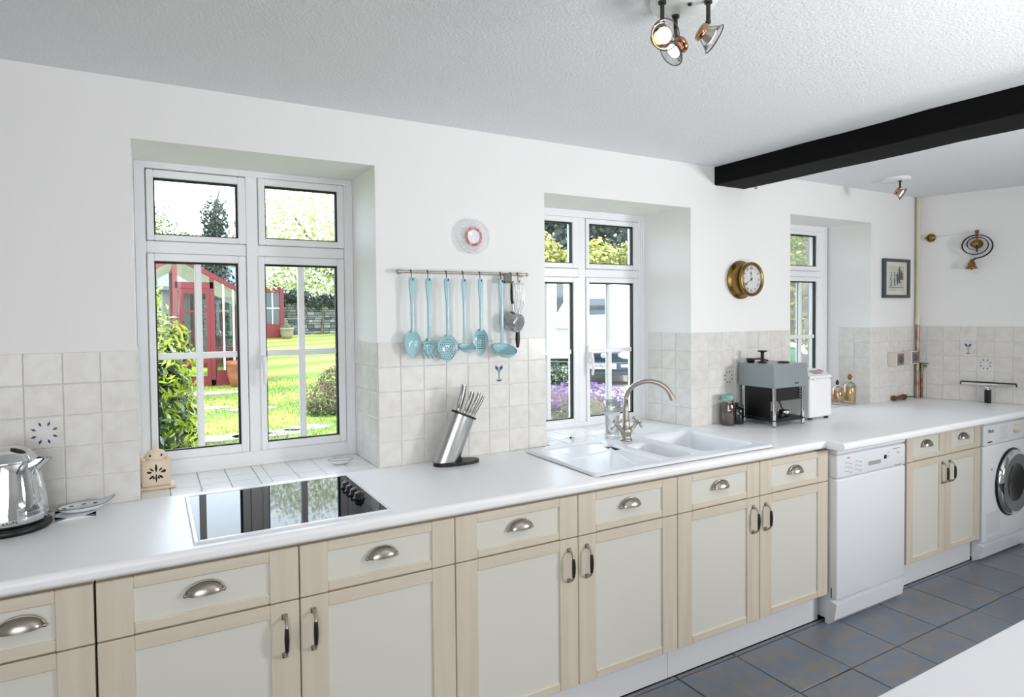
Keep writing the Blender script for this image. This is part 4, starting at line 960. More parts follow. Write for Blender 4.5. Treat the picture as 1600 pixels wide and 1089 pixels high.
# corner pipes
pp = thing('corner_pipe', 'vertical pipe in the corner, cream above and bare copper below', 'pipe', (4.880, -.034, 0))
g = G(); g.cyl((0, 0, 1.455), (0, 0, ZC - .001), .0125, None, 16); obj('painted_pipe', g, M_cream, pp)
g = G(); g.cyl((0, 0, CT + .001), (0, 0, 1.455), .0125, None, 16); obj('copper_pipe', g, M_copper, pp)
g = G(); g.cyl((0, 0, 1.435), (0, 0, 1.475), .017, None, 16); obj('coupling', g, M_cream, pp)
g = G(); g.tube([(.034, -.012, CT + .001), (.034, -.012, 1.10)], .008, 12); obj('branch_pipe', g, M_copper, pp)
g = G(); g.cyl((.034, -.012, 1.10), (.034, -.012, 1.165), .011, None, 12); g.tube([(.034, -.012, 1.14), (.034, -.045, 1.14)], .006, 10); g.box((.020, -.052, 1.155), (.048, -.028, 1.162), .002); g.tube([(0, 0, 1.12), (.034, -.012, 1.12)], .008, 10); obj('valve', g, mat('dull_brass_valve', (120, 128, 110), 0.35, 0.9), pp)
g = G(); g.cyl((.022, .010, 1.46), (.022, .010, ZC - .001), .008, None, 12); obj('side_pipe', g, M_cream, pp)

# servant's bell on the right wall: build in wall space (x along the wall towards the room, y out of the wall)
ba = math.atan2(ex.y, ex.x)
sb = thing('servants_bell', 'brass bell on a black coiled spring on the right wall', 'bell', (rw(-.340), -.340, 1.969), ba)
# local +x runs along ex, local +y = rotated 90 degrees left of it; into the room is -y
g = G(); g.lathe([(0, 0), (.030, 0), (.030, -.006), (.012, -.010), (.012, -.03)], (0, 0, .01), (0, 1, 0), 24); g.lathe([(.022, -.028), (.024, -.034), (.016, -.045), (0, -.048)], (-.012, 0, .01), (0, 1, 0), 24); obj('wall_boss', g, M_brass, sb)
g = G(); pts = []
for i in range(90):
    t_ = i / 89; a = -PI / 2 - .2 - t_ * (2 * PI * 1.98); r = .040 + .050 * t_ ** .8
    pts.append((r * math.cos(a) - .004, -.040 - .004 * t_, r * math.sin(a) * .86 + .006 - .012 * t_))
N_ = len(pts); vs = []
for p in pts: vs += [(p[0], p[1] - .009, p[2]), (p[0], p[1] + .009, p[2]), (p[0] * 1.09, p[1] + .009, p[2] * 1.09), (p[0] * 1.09, p[1] - .009, p[2] * 1.09)]
g.add(vs, [(i * 4 + k, i * 4 + (k + 1) % 4, (i + 1) * 4 + (k + 1) % 4, (i + 1) * 4 + k) for i in range(N_ - 1) for k in range(4)])
obj('coil_spring', g, M_black, sb)
pe = pts[-1]
g = G(); g.tube([(0, -.04, -.045), (0, -.045, -.02), (0, -.04, .01)], .005, 8); g.tube([pe, (pe[0] - .002, pe[1], pe[2] - .012), (-.028, -.044, -.098)], .005, 8); obj('bracket', g, M_black, sb)
g = G(); g.lathe([(0, 0), (.008, 0), (.009, -.012), (.018, -.018), (.021, -.030), (.023, -.046), (.036, -.062), (.034, -.064), (.02, -.045), (0, -.03)], (-.028, -.044, -.092), n=28); obj('bell', g, M_brass, sb)
g = G(); g.ell((-.028, -.044, -.158), (.006,) * 3, 10, 8); obj('clapper', g, M_black, sb)
g = G(); g.tube([(-.0, -.04, .02), (-.002, -.04, .085)], .005, 8); g.box((-.012, -.05, .078), (.010, -.03, .102), .003); obj('crank', g, M_brass, sb)
g = G(); g.tube([(-.012, -.04, .092), (-.262, -.03, .076)], .0010, 6); obj('pull_wire', g, M_steel, sb)
pl = thing('bell_pulley', 'small brass pulley on the right wall at the end of the bell wire', 'pulley', (rw(-.085) , -.085, 2.045), ba)
g = G(); g.lathe([(0, 0), (.028, 0), (.029, -.008), (.020, -.012)], axis=(0, 1, 0), n=24); g.lathe([(0, -.030), (.016, -.030), (.018, -.026), (.014, -.020), (.014, -.010)], (.004, 0, 0), (0, 1, 0), 24); g.ell((-.026, -.018, 0), (.010, .010, .009), 12, 8); obj('wheel', g, M_brass, pl)

# ------------------------------------------------------------------ ceiling spotlights
def spot_head(parent, top, direction, stem=.052):
    top = Vector(top); d = Vector(direction).normalized()
    g = G(); g.cyl(top, top - Vector((0, 0, stem)), .0055, None, 12); g.cyl(top, top - Vector((0, 0, .006)), .010, None, 14); g.ell(tuple(top - Vector((0, 0, stem))), (.007,) * 3, 10, 8)
    st = obj('stem', g, M_darkm, parent)
    c = top - Vector((0, 0, stem + .034))
    g = G(); g.lathe([(.0, -.028), (.014, -.028), (.022, -.024), (.023, -.016), (.018, -.013)], tuple(c), tuple(d), 26, 0); g.lathe([(.012, -.013), (.015, -.004), (.020, .009)], tuple(c), tuple(d), 26, 1)
    sh = obj('lamp_head', g, [M_rust, mat('pale_reflector', (206, 200, 194), .3, .6)], parent)
    g = G(); g.lathe([(.018, -.013), (.025, .000), (.0355, .018), (.0365, .018)], tuple(c), tuple(d), 30); obj('glass_shroud', g, glass_mat('lamp_shroud_glass', (240, 240, 240), .8, .12), sh)
    g = G(); g.lathe([(.0365, .0165), (.038, .018), (.0365, .0195), (.035, .018), (.0365, .0165)], tuple(c), tuple(d), 30); obj('rim', g, M_darkm, sh)
    g = G(); g.lathe([(0, .0125), (.012, .012), (.0195, .0095)], tuple(c), tuple(d), 24); obj('bulb', g, M_lamp, sh)
    return c, d
sp1 = thing('ceiling_spotlight_cluster', 'white ceiling plate with three lit spotlights, near the top centre', 'spotlight', (1.34, -1.29, ZC))
g = G(); n = 40; vs = []
for r, z in ((1, -.0005), (1, -.012), (.93, -.022), (0, -.024)):
    for k in range(n): a = 2 * PI * k / n; vs.append((.085 * r * math.cos(a), .085 * r * math.sin(a), z))
g.add(vs, [(i * n + k, i * n + (k + 1) % n, (i + 1) * n + (k + 1) % n, (i + 1) * n + k) for i in range(3) for k in range(n)], 0, True); obj('ceiling_plate', g, M_whitep, sp1)
heads = [((1.272, -1.283, 2.313), (-.35, -1, -.25)), ((1.357, -1.243, 2.313), (-.72, .18, -.65)), ((1.372, -1.340, 2.313), (.85, -.35, -.45))]
for (p, d) in heads:
    c, dd = spot_head(sp1, Vector(p) - Vector((1.34, -1.29, ZC)), d)
g = G(); g.ell((.0, -.02, -.026), (.006, .006, .004), 10, 6); obj('fixing_screw', g, M_darkm, sp1)
sp2 = thing('ceiling_spotlight', 'ceiling spotlight beyond the black beam with one lit lamp in view', 'spotlight', (4.09, -.315, ZC))
g = G(); vs = []
for r, z in ((1, -.0005), (1, -.010), (.93, -.018), (0, -.020)):
    for k in range(n): a = 2 * PI * k / n; vs.append((.075 * r * math.cos(a), .075 * r * math.sin(a), z))
g.add(vs, [(i * n + k, i * n + (k + 1) % n, (i + 1) * n + (k + 1) % n, (i + 1) * n + k) for i in range(3) for k in range(n)], 0, True); obj('ceiling_plate', g, M_whitep, sp2)
spot_head(sp2, (.0, -.02, -.018), (.35, -.75, -.5), .04)
for (x, y, z, aim, e) in ((1.25, -1.33, 2.2, (0.9, -2.6, 1.2), 3.0), (1.39, -1.36, 2.2, (2.6, -1.2, .9), 4.0), (4.1, -.38, 2.2, (4.6, -1.6, .9), 3.0)):
    l = light('spot_lamp_light', 'SPOT', (x, y, z - .03), aim, e * 3, .02, (1, .88, .72)); l.data.spot_size = 1.0; l.data.spot_blend = .6

# ------------------------------------------------------------------ garden
def lawn_edge(y): return 2.75 + 0.30 * y
def gz(y): return 0.20 + 0.030 * max(0.0, y - 12)
def mesh_obj(name, vs, fs, m, parent=None, smooth=False):
    me = bpy.data.meshes.new(name); me.from_pydata(vs, [], fs); me.materials.append(m)
    if smooth: me.polygons.foreach_set('use_smooth', [True] * len(fs))
    me.update(); o = bpy.data.objects.new(name, me); COL.objects.link(o)
    if parent: o.parent = parent
    return o
M_lawn = mat('mown_lawn', (150, 176, 74), 0.9)
_nt = M_lawn.node_tree; _N = _nt.nodes; _L = _nt.links; _b = _N['Principled BSDF']
_tc = _N.new('ShaderNodeTexCoord'); _wv = _N.new('ShaderNodeTexWave'); _wv.inputs['Scale'].default_value = .16; _wv.inputs['Distortion'].default_value = .6
_mp = _N.new('ShaderNodeMapping'); _mp.inputs['Rotation'].default_value = (0, 0, 1.15); _L.new(_tc.outputs['Object'], _mp.inputs['Vector']); _L.new(_mp.outputs[0], _wv.inputs['Vector'])
_nz = _N.new('ShaderNodeTexNoise'); _nz.inputs['Scale'].default_value = 5; _nz.inputs['Detail'].default_value = 8; _L.new(_tc.outputs['Object'], _nz.inputs['Vector'])
_rp = _N.new('ShaderNodeValToRGB'); _rp.color_ramp.elements[0].color = lin((84, 112, 28)); _rp.color_ramp.elements[1].color = lin((140, 154, 58)); _L.new(_wv.outputs['Fac'], _rp.inputs['Fac'])
_mx = _N.new('ShaderNodeMixRGB'); _mx.blend_type = 'OVERLAY'; _mx.inputs['Fac'].default_value = .5; _L.new(_rp.outputs[0], _mx.inputs[1]); _L.new(_nz.outputs['Fac'], _mx.inputs[2]); _L.new(_mx.outputs[0], _b.inputs['Base Color'])
vs = []; fs = []; ny_, nx_ = 40, 30
for j in range(ny_ + 1):
    y = .6 + 31 * (j / ny_)
    for i in range(nx_ + 1): x = -22 + (lawn_edge(y) + 22) * i / nx_; vs.append((x, y, gz(y) + .015 * math.sin(x * 1.3 + y)))
for j in range(ny_):
    for i in range(nx_): a = j * (nx_ + 1) + i; fs.append((a, a + 1, a + nx_ + 2, a + nx_ + 1))
lawn = mesh_obj('ground_lawn', vs, fs, M_lawn, smooth=True); lawn['kind'] = 'structure'
# short grass standing in the near part of the lawn
r3 = random.Random(11); vs = []; fs = []
for k in range(26000):
    y = 3.2 + 8.5 * r3.random() ** 1.4; x = -.4 + r3.random() * (lawn_edge(y) + .2); z = gz(y); a = r3.random() * 6.28; h = r3.uniform(.02, .05); w = .006
    o = len(vs); vs += [(x - w * math.cos(a), y - w * math.sin(a), z), (x + w * math.cos(a), y + w * math.sin(a), z), (x + r3.uniform(-.02, .02), y + r3.uniform(-.02, .02), z + h)]; fs.append((o, o + 1, o + 2))
gr = mesh_obj('grass_blades', vs, fs, leaf_mat('grass_blade', [(120, 150, 50), (168, 186, 84), (196, 200, 110)], .6, .3)); gr['kind'] = 'stuff'; tag(gr, 'short mown grass growing on the lawn behind the left window', 'grass')
vs = [(lawn_edge(.6), .6, -.18), (60, .6, -.18), (60, 45, -.18), (lawn_edge(45), 45, -.18)]
dr_ = mesh_obj('ground_drive', vs, [(0, 1, 2, 3)], mat('pale_gravel_drive', (150, 146, 140), .9, col2=(166, 162, 154), scale=3)); dr_['kind'] = 'structure'
vs = [(-80, .5, -.5), (80, .5, -.5), (80, 120, -.5), (-80, 120, -.5)]
fd_ = mesh_obj('ground_field', vs, [(0, 1, 2, 3)], mat('field', (120, 140, 70), .9)); fd_['kind'] = 'structure'

M_leafdark = leaf_mat('laurel_leaf', [(34, 62, 34), (58, 92, 44), (96, 130, 50), (44, 74, 52)], .25, .25)
M_leaflime = leaf_mat('young_lime_leaf', [(150, 180, 40), (196, 206, 66), (120, 156, 40), (214, 222, 110)], .4, .45, .92)
M_yellow = leaf_mat('golden_shrub_leaf', [(206, 204, 108), (180, 184, 84), (224, 220, 150), (150, 160, 72)], .5, .4, .85)
M_conif = leaf_mat('dark_conifer_leaf', [(60, 80, 68), (84, 104, 88), (48, 66, 58), (110, 124, 108)], .6, .2)
M_greeny = leaf_mat('mid_green_leaf', [(110, 136, 84), (140, 160, 104), (90, 118, 76), (164, 176, 128)], .5, .3, .85)
M_blossom = leaf_mat('white_blossom', [(250, 248, 240), (246, 246, 224), (255, 255, 250)], .6, .5, 0.92)
M_pinky = leaf_mat('heather_leaf', [(176, 150, 112), (140, 132, 84), (196, 172, 140), (122, 92, 92), (98, 110, 62)], .6, .3)
M_lilac = leaf_mat('lilac_petal', [(188, 150, 216), (206, 176, 226), (168, 128, 200), (222, 190, 226)], .6, .4)
M_bark = mat('tree_bark', (88, 78, 68), .9, col2=(110, 100, 88), scale=10)
def leaves(rng, blobs, n, size, flat=0.0, aspect=.5):
    """n small bent leaves scattered in the outer part of ellipsoidal blobs (cx,cy,cz,rx,ry,rz)"""
    vs = []; fs = []; wts = [b[3] * b[5] for b in blobs]
    for k in range(n):
        b = rng.choices(blobs, wts)[0]
        th = rng.random() * 2 * PI; u = rng.uniform(-1, 1); q = math.sqrt(1 - u * u); rr = (.55 + .45 * rng.random() ** .5) * (1 + .08 * rng.gauss(0, 1))
        p = Vector((b[0] + b[3] * q * math.cos(th) * rr, b[1] + b[4] * q * math.sin(th) * rr, b[2] + b[5] * u * rr))
        nrm = Vector((q * math.cos(th) + rng.gauss(0, .5), q * math.sin(th) + rng.gauss(0, .5), u + .3 + rng.gauss(0, .5))).normalized()
        t1 = nrm.orthogonal().normalized(); a = rng.random() * 2 * PI; t1 = (Matrix.Rotation(a, 3, nrm) @ t1); t2 = nrm.cross(t1)
        s_ = size * rng.uniform(.6, 1.3); o = len(vs)
        vs += [tuple(p - t1 * s_ * .5), tuple(p + t2 * s_ * aspect * .5 + nrm * s_ * .06), tuple(p + t1 * s_ * .5 - nrm * s_ * .08), tuple(p - t2 * s_ * aspect * .5 + nrm * s_ * .06)]
        fs.append((o, o + 1, o + 2, o + 3))
    return vs, fs
def plant(name, label, cat, loc, sets, trunk=None, group=None, part='foliage'):
    """sets: (part name, blobs relative to loc, n, size, material, aspect)"""
    root = thing(name, label, cat, loc, group=group); rng = random.Random(hash(label) % 1000 if False else sum(map(ord, label)))
    for (pn, blobs, n, size, m, asp) in sets:
        vs, fs = leaves(rng, blobs, n, size, aspect=asp); o = mesh_obj(pn, vs, fs, m, root); o['kind'] = 'stuff'
    if trunk:
        g = G()
        for pts, rs in trunk: g.tube(pts, rs, 8)
        obj('stem', g, M_bark, root)
    return root
# laurel close outside the left window: the big leaves facing the house are single objects
lau = thing('laurel_bush', 'dense laurel bush with lime young leaves left outside the left window', 'bush', (-.10, 2.95, .20))
blob = [(.03, 0, .60, .52, .5, .55), (.02, .05, 1.05, .46, .45, .42), (-.02, .1, 1.40, .30, .35, .34)]
rng = random.Random(5)
vs, fs = leaves(rng, blob, 5200, .085, aspect=.42); o = mesh_obj('inner_foliage', vs, fs, M_leafdark, lau); o['kind'] = 'stuff'
vs, fs = leaves(rng, [(.14, -.14, .95, .42, .38, .46), (.04, -.08, 1.38, .30, .3, .32), (.24, -.10, .45, .34, .3, .40)], 3600, .075, aspect=.28); o = mesh_obj('young_foliage', vs, fs, M_leaflime, lau); o['kind'] = 'stuff'
g = G()
for k in range(5): g.tube([(.03 * k - .06, 0, 0), (.06 * k - .12, .02, .5), (.12 * k - .26, .03, 1.15)], [.02, .014, .007], 8)
obj('stem', g, M_bark, lau)
def big_leaf(m):
    vs = []; fs = []; n = 5
    for i in range(n + 1):
        t = i / n; w = .5 * .36 * math.sin(PI * min(.97, t * .95 + .05)) ** .8
        for q in (-1, 0, 1): vs.append((t - .5, q * w, .05 * abs(q) - .16 * (t - .5) ** 2))
    for i in range(n):
        for q in range(2): a = i * 3 + q; fs.append((a, a + 1, a + 4, a + 3))
    me = bpy.data.meshes.new('leaf'); me.from_pydata(vs, [], fs); me.materials.append(m); me.polygons.foreach_set('use_smooth', [True] * len(fs)); me.update(); return me
LM = [big_leaf(mat('laurel_leaf_blade', (30, 56, 34), .16, obj_var=.35, spec=.7)), big_leaf(mat('laurel_lime_blade', (112, 138, 26), .3, obj_var=.25))]
for k in range(210):
    z = rng.uniform(.25, 1.42); lime = rng.random() < (.25 + .35 * (z > .8)); R_ = .50 * math.sqrt(max(.08, 1 - ((z - .62) / .92) ** 2))
    th = rng.uniform(-2.2, .45); p = Vector((R_ * math.cos(th) * rng.uniform(.8, 1.12), R_ * math.sin(th) * rng.uniform(.8, 1.1), z))
    L_ = rng.uniform(.07, .12) * (1 if not lime else .8)
    m = Matrix.Translation(p) @ Matrix.Rotation(th + rng.uniform(-.9, .9), 4, 'Z') @ Matrix.Rotation(rng.uniform(-.2, 1.1), 4, 'Y') @ Matrix.Rotation(rng.uniform(-.7, .7), 4, 'X') @ Matrix.Scale(L_, 4)
    mesh_inst('leaf', LM[1 if lime else 0], lau, m)

# greenhouse
gh = thing('greenhouse', 'red-framed greenhouse with white roof bars seen through the left window', 'greenhouse', (.60, 11.0, .20))
g = G(); y = 0
def post(x, z1, w=.08): g.box((x - w / 2, -.04, 0), (x + w / 2, .04, z1))
ridge = 2.50; xr_, xl_ = 1.45, -1.45; eave = 1.66
def roofz(x): return ridge - (ridge - eave) * abs(x) / 1.45
for x in (-1.45, -.04, .60, 1.45): post(x, roofz(x), .08)
g.box((-1.45, -.04, 0), (1.45, .04, .12)); g.box((-1.45, -.035, .62), (-.04, .035, .70)); g.box((-.04, -.04, 1.90), (.62, .04, 2.02))
for sg in (-1, 1): g.prism([(0, ridge - .05), (0, ridge + .05), (sg * 1.52, roofz(1.52) + .05), (sg * 1.52, roofz(1.52) - .05)], -.05, .05, 'y')
g.box((-.04, 0, ridge - .05), (.04, 4.0, ridge + .04))
for sg in (-1, 1): g.box((sg * 1.45 - .04, 0, eave - .04), (sg * 1.45 + .04, 4.0, eave + .04)); g.box((sg * 1.45 - .04, 0, 0), (sg * 1.45 + .04, 4.0, .5)); 
for x in (-1.45, -.6, 0, .45, .85, 1.15, 1.45): g.box((x - .04, 3.96, 0), (x + .04, 4.04, roofz(x)))
for k in range(1, 6):
    for sg in (-1, 1): g.box((sg * 1.45 - .03, k * .66 - .03, 0), (sg * 1.45 + .03, k * .66 + .03, eave))
g.box((-1.45, 3.97, 0), (1.45, 4.03, .5)); g.box((.68, -.03, 0), (1.42, .03, .30))
obj('frame', g, M_red, gh)
dg = G(); dg.box((.02, -.03, .10), (.10, .03, 1.90)); dg.box((.49, -.03, .10), (.555, .03, 1.90)); dg.box((.10, -.03, 1.80), (.49, .03, 1.90)); dg.box((.10, -.03, .45), (.49, .03, .58)); dg.box((.10, -.03, .10), (.49, .03, .2)); dg.box((.10, -.02, 1.44), (.49, .02, 1.48))
dd_ = obj('door', dg, M_red, gh)
pg = G(); pg.box((.10, -.006, .58), (.49, .006, 1.80)); obj('pane', pg, M_ghglass, dd_)
for x in (.80, .98, 1.16, 1.32):
    wb = G(); wb.box((x - .016, -.02, .30), (x + .016, .02, roofz(x))); obj('glazing_bar', wb, M_whitebar, gh)
for k in range(11):
    yy = .05 + k * .38
    for sg in (-1, 1):
        wb = G(); wb.prism([(0, ridge - .045), (0, ridge - .0), (sg * 1.45, eave + .0), (sg * 1.45, eave - .045)], yy, yy + .045, 'y'); obj('rafter', wb, M_whitebar, gh)
for sg in (-1, 1):
    pn_ = G(); pn_.prism([(0, ridge + .012), (0, ridge + .018), (sg * 1.45, eave + .018), (sg * 1.45, eave + .012)], 0, 4, 'y'); obj('roof_glazing', pn_, M_ghglass, gh)
pn_ = G(); pn_.box((.66, -.004, .3), (1.41, .004, 1.73)); obj('pane', pn_, M_ghglass, gh)
sg_ = G(); sg_.box((.62, .8, .62), (1.40, 1.2, .66)); sg_.box((.62, 2.0, .62), (1.40, 2.4, .66)); sg_.box((.7, .9, 0), (.75, .95, .62)); sg_.box((1.3, .9, 0), (1.35, .95, .62)); obj('staging', sg_, M_red, gh)
# pots
def pot(name, label, x, y, z, r, h, m, plantm=None):
    t_ = thing(name, label, 'pot', (x, y, z)); g = G(); g.lathe([(0, .001), (r * .68, .001), (r * .98, h * .45), (r, h * .82), (r * 1.08, h * .86), (r * 1.08, h), (r * .95, h), (r * .9, h * .85), (0, h * .84)], n=28); obj('body', g, m, t_)
    if plantm:
        vs, fs = leaves(random.Random(int(x * 10)), [(0, 0, h * 1.1, r * .9, r * .9, h * .18)], 160, r * .3); o = mesh_obj('planting', vs, fs, plantm, t_); o['kind'] = 'stuff'
pot('terracotta_pot', 'large terracotta pot beside the red greenhouse door', 1.60, 10.55, .20, .20, .50, M_terra)
pot('garden_tub', 'pale stone tub of plants by the red shed at the end of the lawn', 5.20, 25.3, gz(25.3), .26, .48, mat('pale_stone_tub', (140, 132, 118), .9), M_greeny)
# stepping stones
for k, (x, y, a, b) in enumerate([(.75, 5.05, .55, .20), (1.30, 5.0, .40, .22), (1.75, 5.2, .30, .20), (1.0, 9.6, .6, .25), (.8, 7.6, .4, .2), (1.4, 7.2, .35, .16)]):
    g = G(); nn = 12; rr_ = random.Random(k); pts = [(a * math.cos(2 * PI * i / nn) * rr_.uniform(.85, 1.1), b * math.sin(2 * PI * i / nn) * rr_.uniform(.85, 1.1)) for i in range(nn)]; g.prism(pts, -.06, .014)
    tag(obj('paving_slab', g, M_stone, None, (x, y, gz(y))), ['widest flat stone slab nearest the left window', 'flat stone slab in the lawn, second nearest the left window', 'flat stone slab in front of the tan shrub', 'broad stone slab in front of the greenhouse step', 'stone slab in the middle of the near lawn', 'narrow stone slab left of the tan shrub'][k], 'paving slab', 'stone slabs in the lawn')
plant('tan_shrub', 'low tan and green flowering shrub on the lawn at right of the left window', 'shrub', (2.22, 6.15, .20), [('foliage', [(0, 0, .22, .36, .34, .24), (.16, .1, .42, .26, .24, .24)], 3000, .045, M_pinky, .4), ('skirt', [(0, 0, .08, .38, .36, .10)], 500, .05, M_leafdark, .5)], [([(0, 0, 0), (.02, 0, .2), (.05, .02, .4)], [.02, .014, .006])])
# blossom tree hanging over the right half of the view
plant('blossom_tree', 'apple tree full of white blossom over the lawn beyond the left window', 'tree', (3.3, 10.6, .20), [
    ('blossom', [(-.35, -.1, 3.05, 1.35, 1.0, 1.15), (-.9, -.3, 2.2, .55, .5, .35), (.1, -.3, 2.2, .75, .5, .45), (.9, 0, 2.7, .9, .8, .9)], 9000, .075, M_blossom, .8),
    ('foliage', [(-.3, 0, 3.0, 1.3, 1.0, 1.1), (-.8, -.2, 2.25, .5, .5, .35), (.2, -.2, 2.25, .75, .5, .45), (.9, .1, 2.7, .9, .8, .9)], 5500, .085, M_leaflime, .45)],
    [([(.9, .3, 0), (.8, .25, .9), (.55, .1, 1.7), (-.1, 0, 2.6), (-.6, -.1, 3.3)], [.13, .11, .08, .05, .02]), ([(.6, .1, 1.7), (1.0, .1, 2.5), (1.2, 0, 3.2)], [.07, .05, .02]), ([(.2, 0, 2.2), (-.5, -.2, 2.5), (-1.0, -.3, 2.4)], [.05, .03, .012])])
# rubble wall along the end of the lawn with ivy on top
gw = thing('garden_wall', 'grey rubble stone wall across the end of the lawn', 'wall', (7.2, 28.2, gz(28)))
g = G(); g.box((-2.6, .05, -.2), (3.2, .40, 1.62)); obj('wall_core', g, M_mortar, gw)
g = G(); rr_ = random.Random(21); z = -.05
while z < 1.6:
    h = rr_.uniform(.09, .19); x = -2.6
    while x < 3.2:
        w = rr_.uniform(.16, .5); yy = rr_.uniform(-.03, .03); g.box((x + .012, yy, z + .012), (x + w - .012, .1, z + h - .01), .004); x += w
    z += h
o = obj('wall_stones', g, M_stonew, gw); o['kind'] = 'stuff'
plant('ivy_hedge', 'dark ivy growing along the top of the rubble wall', 'hedge', (7.0, 28.1, gz(28)), [('foliage', [(-1.6 + k * .8, .1, 1.75 + .12 * math.sin(k * 2), .62, .4, .42) for k in range(7)], 4200, .13, M_conif, .8)], [([(.3, 0, 0), (.4, 0, .8), (.35, 0, 1.6)], [.05, .04, .03])])
# red garden shed
sh = thing('garden_shed', 'red garden shed with a glazed door at the left end of the rubble wall', 'shed', (4.1, 26.0, gz(26)))
g = G(); g.box((-2.2, 0, 0), (.35, 1.4, 2.3)); g.box((.95, -.02, 0), (1.12, 1.4, 2.3)); g.box((.35, .02, 0), (.95, .06, .62)); g.box((.35, 0, 1.98), (1.1, 1.4, 2.3)); obj('walls', g, M_red, sh)
g = G(); g.prism([(-2.5, 2.3), (1.4, 2.3), (-.5, 3.2)], -.2, 1.5, 'y'); obj('roof', g, mat('slate_roof', (70, 78, 88), .7), sh)
g = G(); g.box((.35, .05, .62), (.95, .07, 1.98)); obj('door_pane', g, mat('dark_shed_glass', (60, 72, 70), .1), sh)
g = G(); g.box((.63, .03, .62), (.67, .06, 1.98)); g.box((.35, .03, 1.28), (.95, .06, 1.32)); obj('glazing_bar', g, M_whitebar, sh)
# outbuilding roof behind the greenhouse
ob = thing('outbuilding', 'low outbuilding with a blue slate roof behind the greenhouse', 'building', (1.55, 17.5, gz(17.5)))
g = G(); g.box((-1.1, 0, 0), (1.15, 3, 2.0)); obj('walls', g, M_stonew, ob)
g = G(); g.prism([(-.25, 1.95), (-.25, 2.05), (1.6, 2.75), (3.3, 2.05), (3.3, 1.95)], -1.2, 1.3, 'x'); obj('roof', g, mat('blue_slate', (84, 100, 116), .6, col2=(74, 88, 104), scale=6), ob)
# far planting
plant('ivy_clad_tree', 'tall bare tree wrapped in grey-green ivy behind the greenhouse', 'tree', (1.75, 16.2, .33), [('foliage', [(0, 0, 1.6, .5, .5, 1.4), (-.05, 0, 3.0, .38, .35, 1.0), (-.02, 0, 3.9, .36, .3, .55)], 3600, .10, M_conif, .7)], [([(0, 0, 0), (0, 0, 2), (-.05, 0, 4.0), (.12, 0, 4.75)], [.14, .10, .05, .012]), ([(0, 0, 4.1), (.25, 0, 4.35), (.33, 0, 4.6)], [.03, .015, .006])])
plant('far_hedge', 'pale green hedge behind the greenhouse on the left', 'hedge', (.35, 22.4, .50), [('foliage', [(-1.2, 0, 2.9, 1.1, .8, 2.6), (.0, 0, 3.0, .95, .8, 2.0), (1.0, 0, 2.5, .9, .7, 1.6), (1.9, .1, 2.6, .9, .7, 1.5)], 9000, .13, M_greeny, .6), ('pale_foliage', [(-.6, -.2, 3.4, 1.2, .7, 1.7), (1.2, -.1, 2.8, 1.2, .7, 1.3)], 2600, .10, M_yellow, .6)], [([(-1, 0, 0), (-1, 0, 2)], [.08, .04]), ([(.8, 0, 0), (.8, 0, 2)], [.08, .04])])
plant('far_tree', 'tall mid green tree behind the rubble wall', 'tree', (5.2, 33.0, .6), [('foliage', [(0, 0, 3.6, 3.0, 2.0, 2.8), (-3.5, 0, 3.0, 2.6, 1.8, 2.4), (3, 0, 4, 2.5, 2, 3)], 6000, .24, M_greeny, .6)], [([(0, 0, 0), (0, 0, 3)], [.2, .1])])

# ------------------------------------------------------------------ drive beyond the middle window
DRZ = -.18; D = Vector((.60, .80, 0)).normalized(); PR = Vector((D.y, -D.x, 0)); yaw = math.atan2(PR.y, PR.x)
def drive_pt(fw, side): q = Vector((.136, -2.474, 0)) + D * fw + PR * side; return (q.x, q.y, DRZ)
van = thing('motorhome', 'big white motorhome parked behind the dark car', 'motorhome', drive_pt(20.6, 0), yaw)   # local x to the right, local -y towards the house
M_vanw = mat('white_van_paint', (240, 241, 243), .3); M_vglass = mat('dark_van_glass', (74, 80, 84), .06, spec=.8)
g = G(); g.box((-4.2, 0, .26), (1.9, 2.2, 3.0), .06); obj('body', g, M_vanw, van)
g = G(); g.prism([(1.9, .3), (1.9, 2.3), (2.3, 2.3), (2.9, 1.5), (3.7, 1.25), (3.8, .3)], .05, 2.15, 'y'); obj('cab', g, M_vanw, van)
g = G(); g.box((-4.1, .15, .16), (3.6, 2, .30)); obj('chassis', g, M_black, van)
g = G(); g.box((-4.1, -.004, 1.19), (.0, .004, 1.27)); obj('blue_stripe', g, mat('pale_blue_stripe', (104, 146, 164), .4), van)
for x in (-2.9, 2.9):
    g = G(); g.cyl((x, -.0, .34), (x, .22, .34), .34, None, 28); g.cyl((x, -.01, .34), (x, .0, .34), .2, None, 20, 1); obj('wheel', g, [M_black, M_steel], van)
g = G(); g.prism([(-.95, 1.74), (-.73, 2.1), (-.73, 2.73), (-.95, 2.73)], -.01, .01, 'y'); obj('side_window', g, M_vglass, van)
g = G(); g.box((-.02, -.012, 1.69), (.66, .012, 2.22), .01); obj('side_window', g, M_vglass, van)
g = G(); g.prism([(2.0, 1.5), (2.7, 1.5), (2.25, 2.15), (2.0, 2.15)], .035, .06, 'y'); obj('cab_window', g, M_vglass, van)
g = G(); g.tube([(1.42, .02, 1.30), (1.36, -.12, 1.26)], .02, 8); g.prism([(1.05, 1.10), (1.42, 1.10), (1.42, 1.42)], -.16, -.12, 'y'); obj('wing_mirror', g, M_black, van)

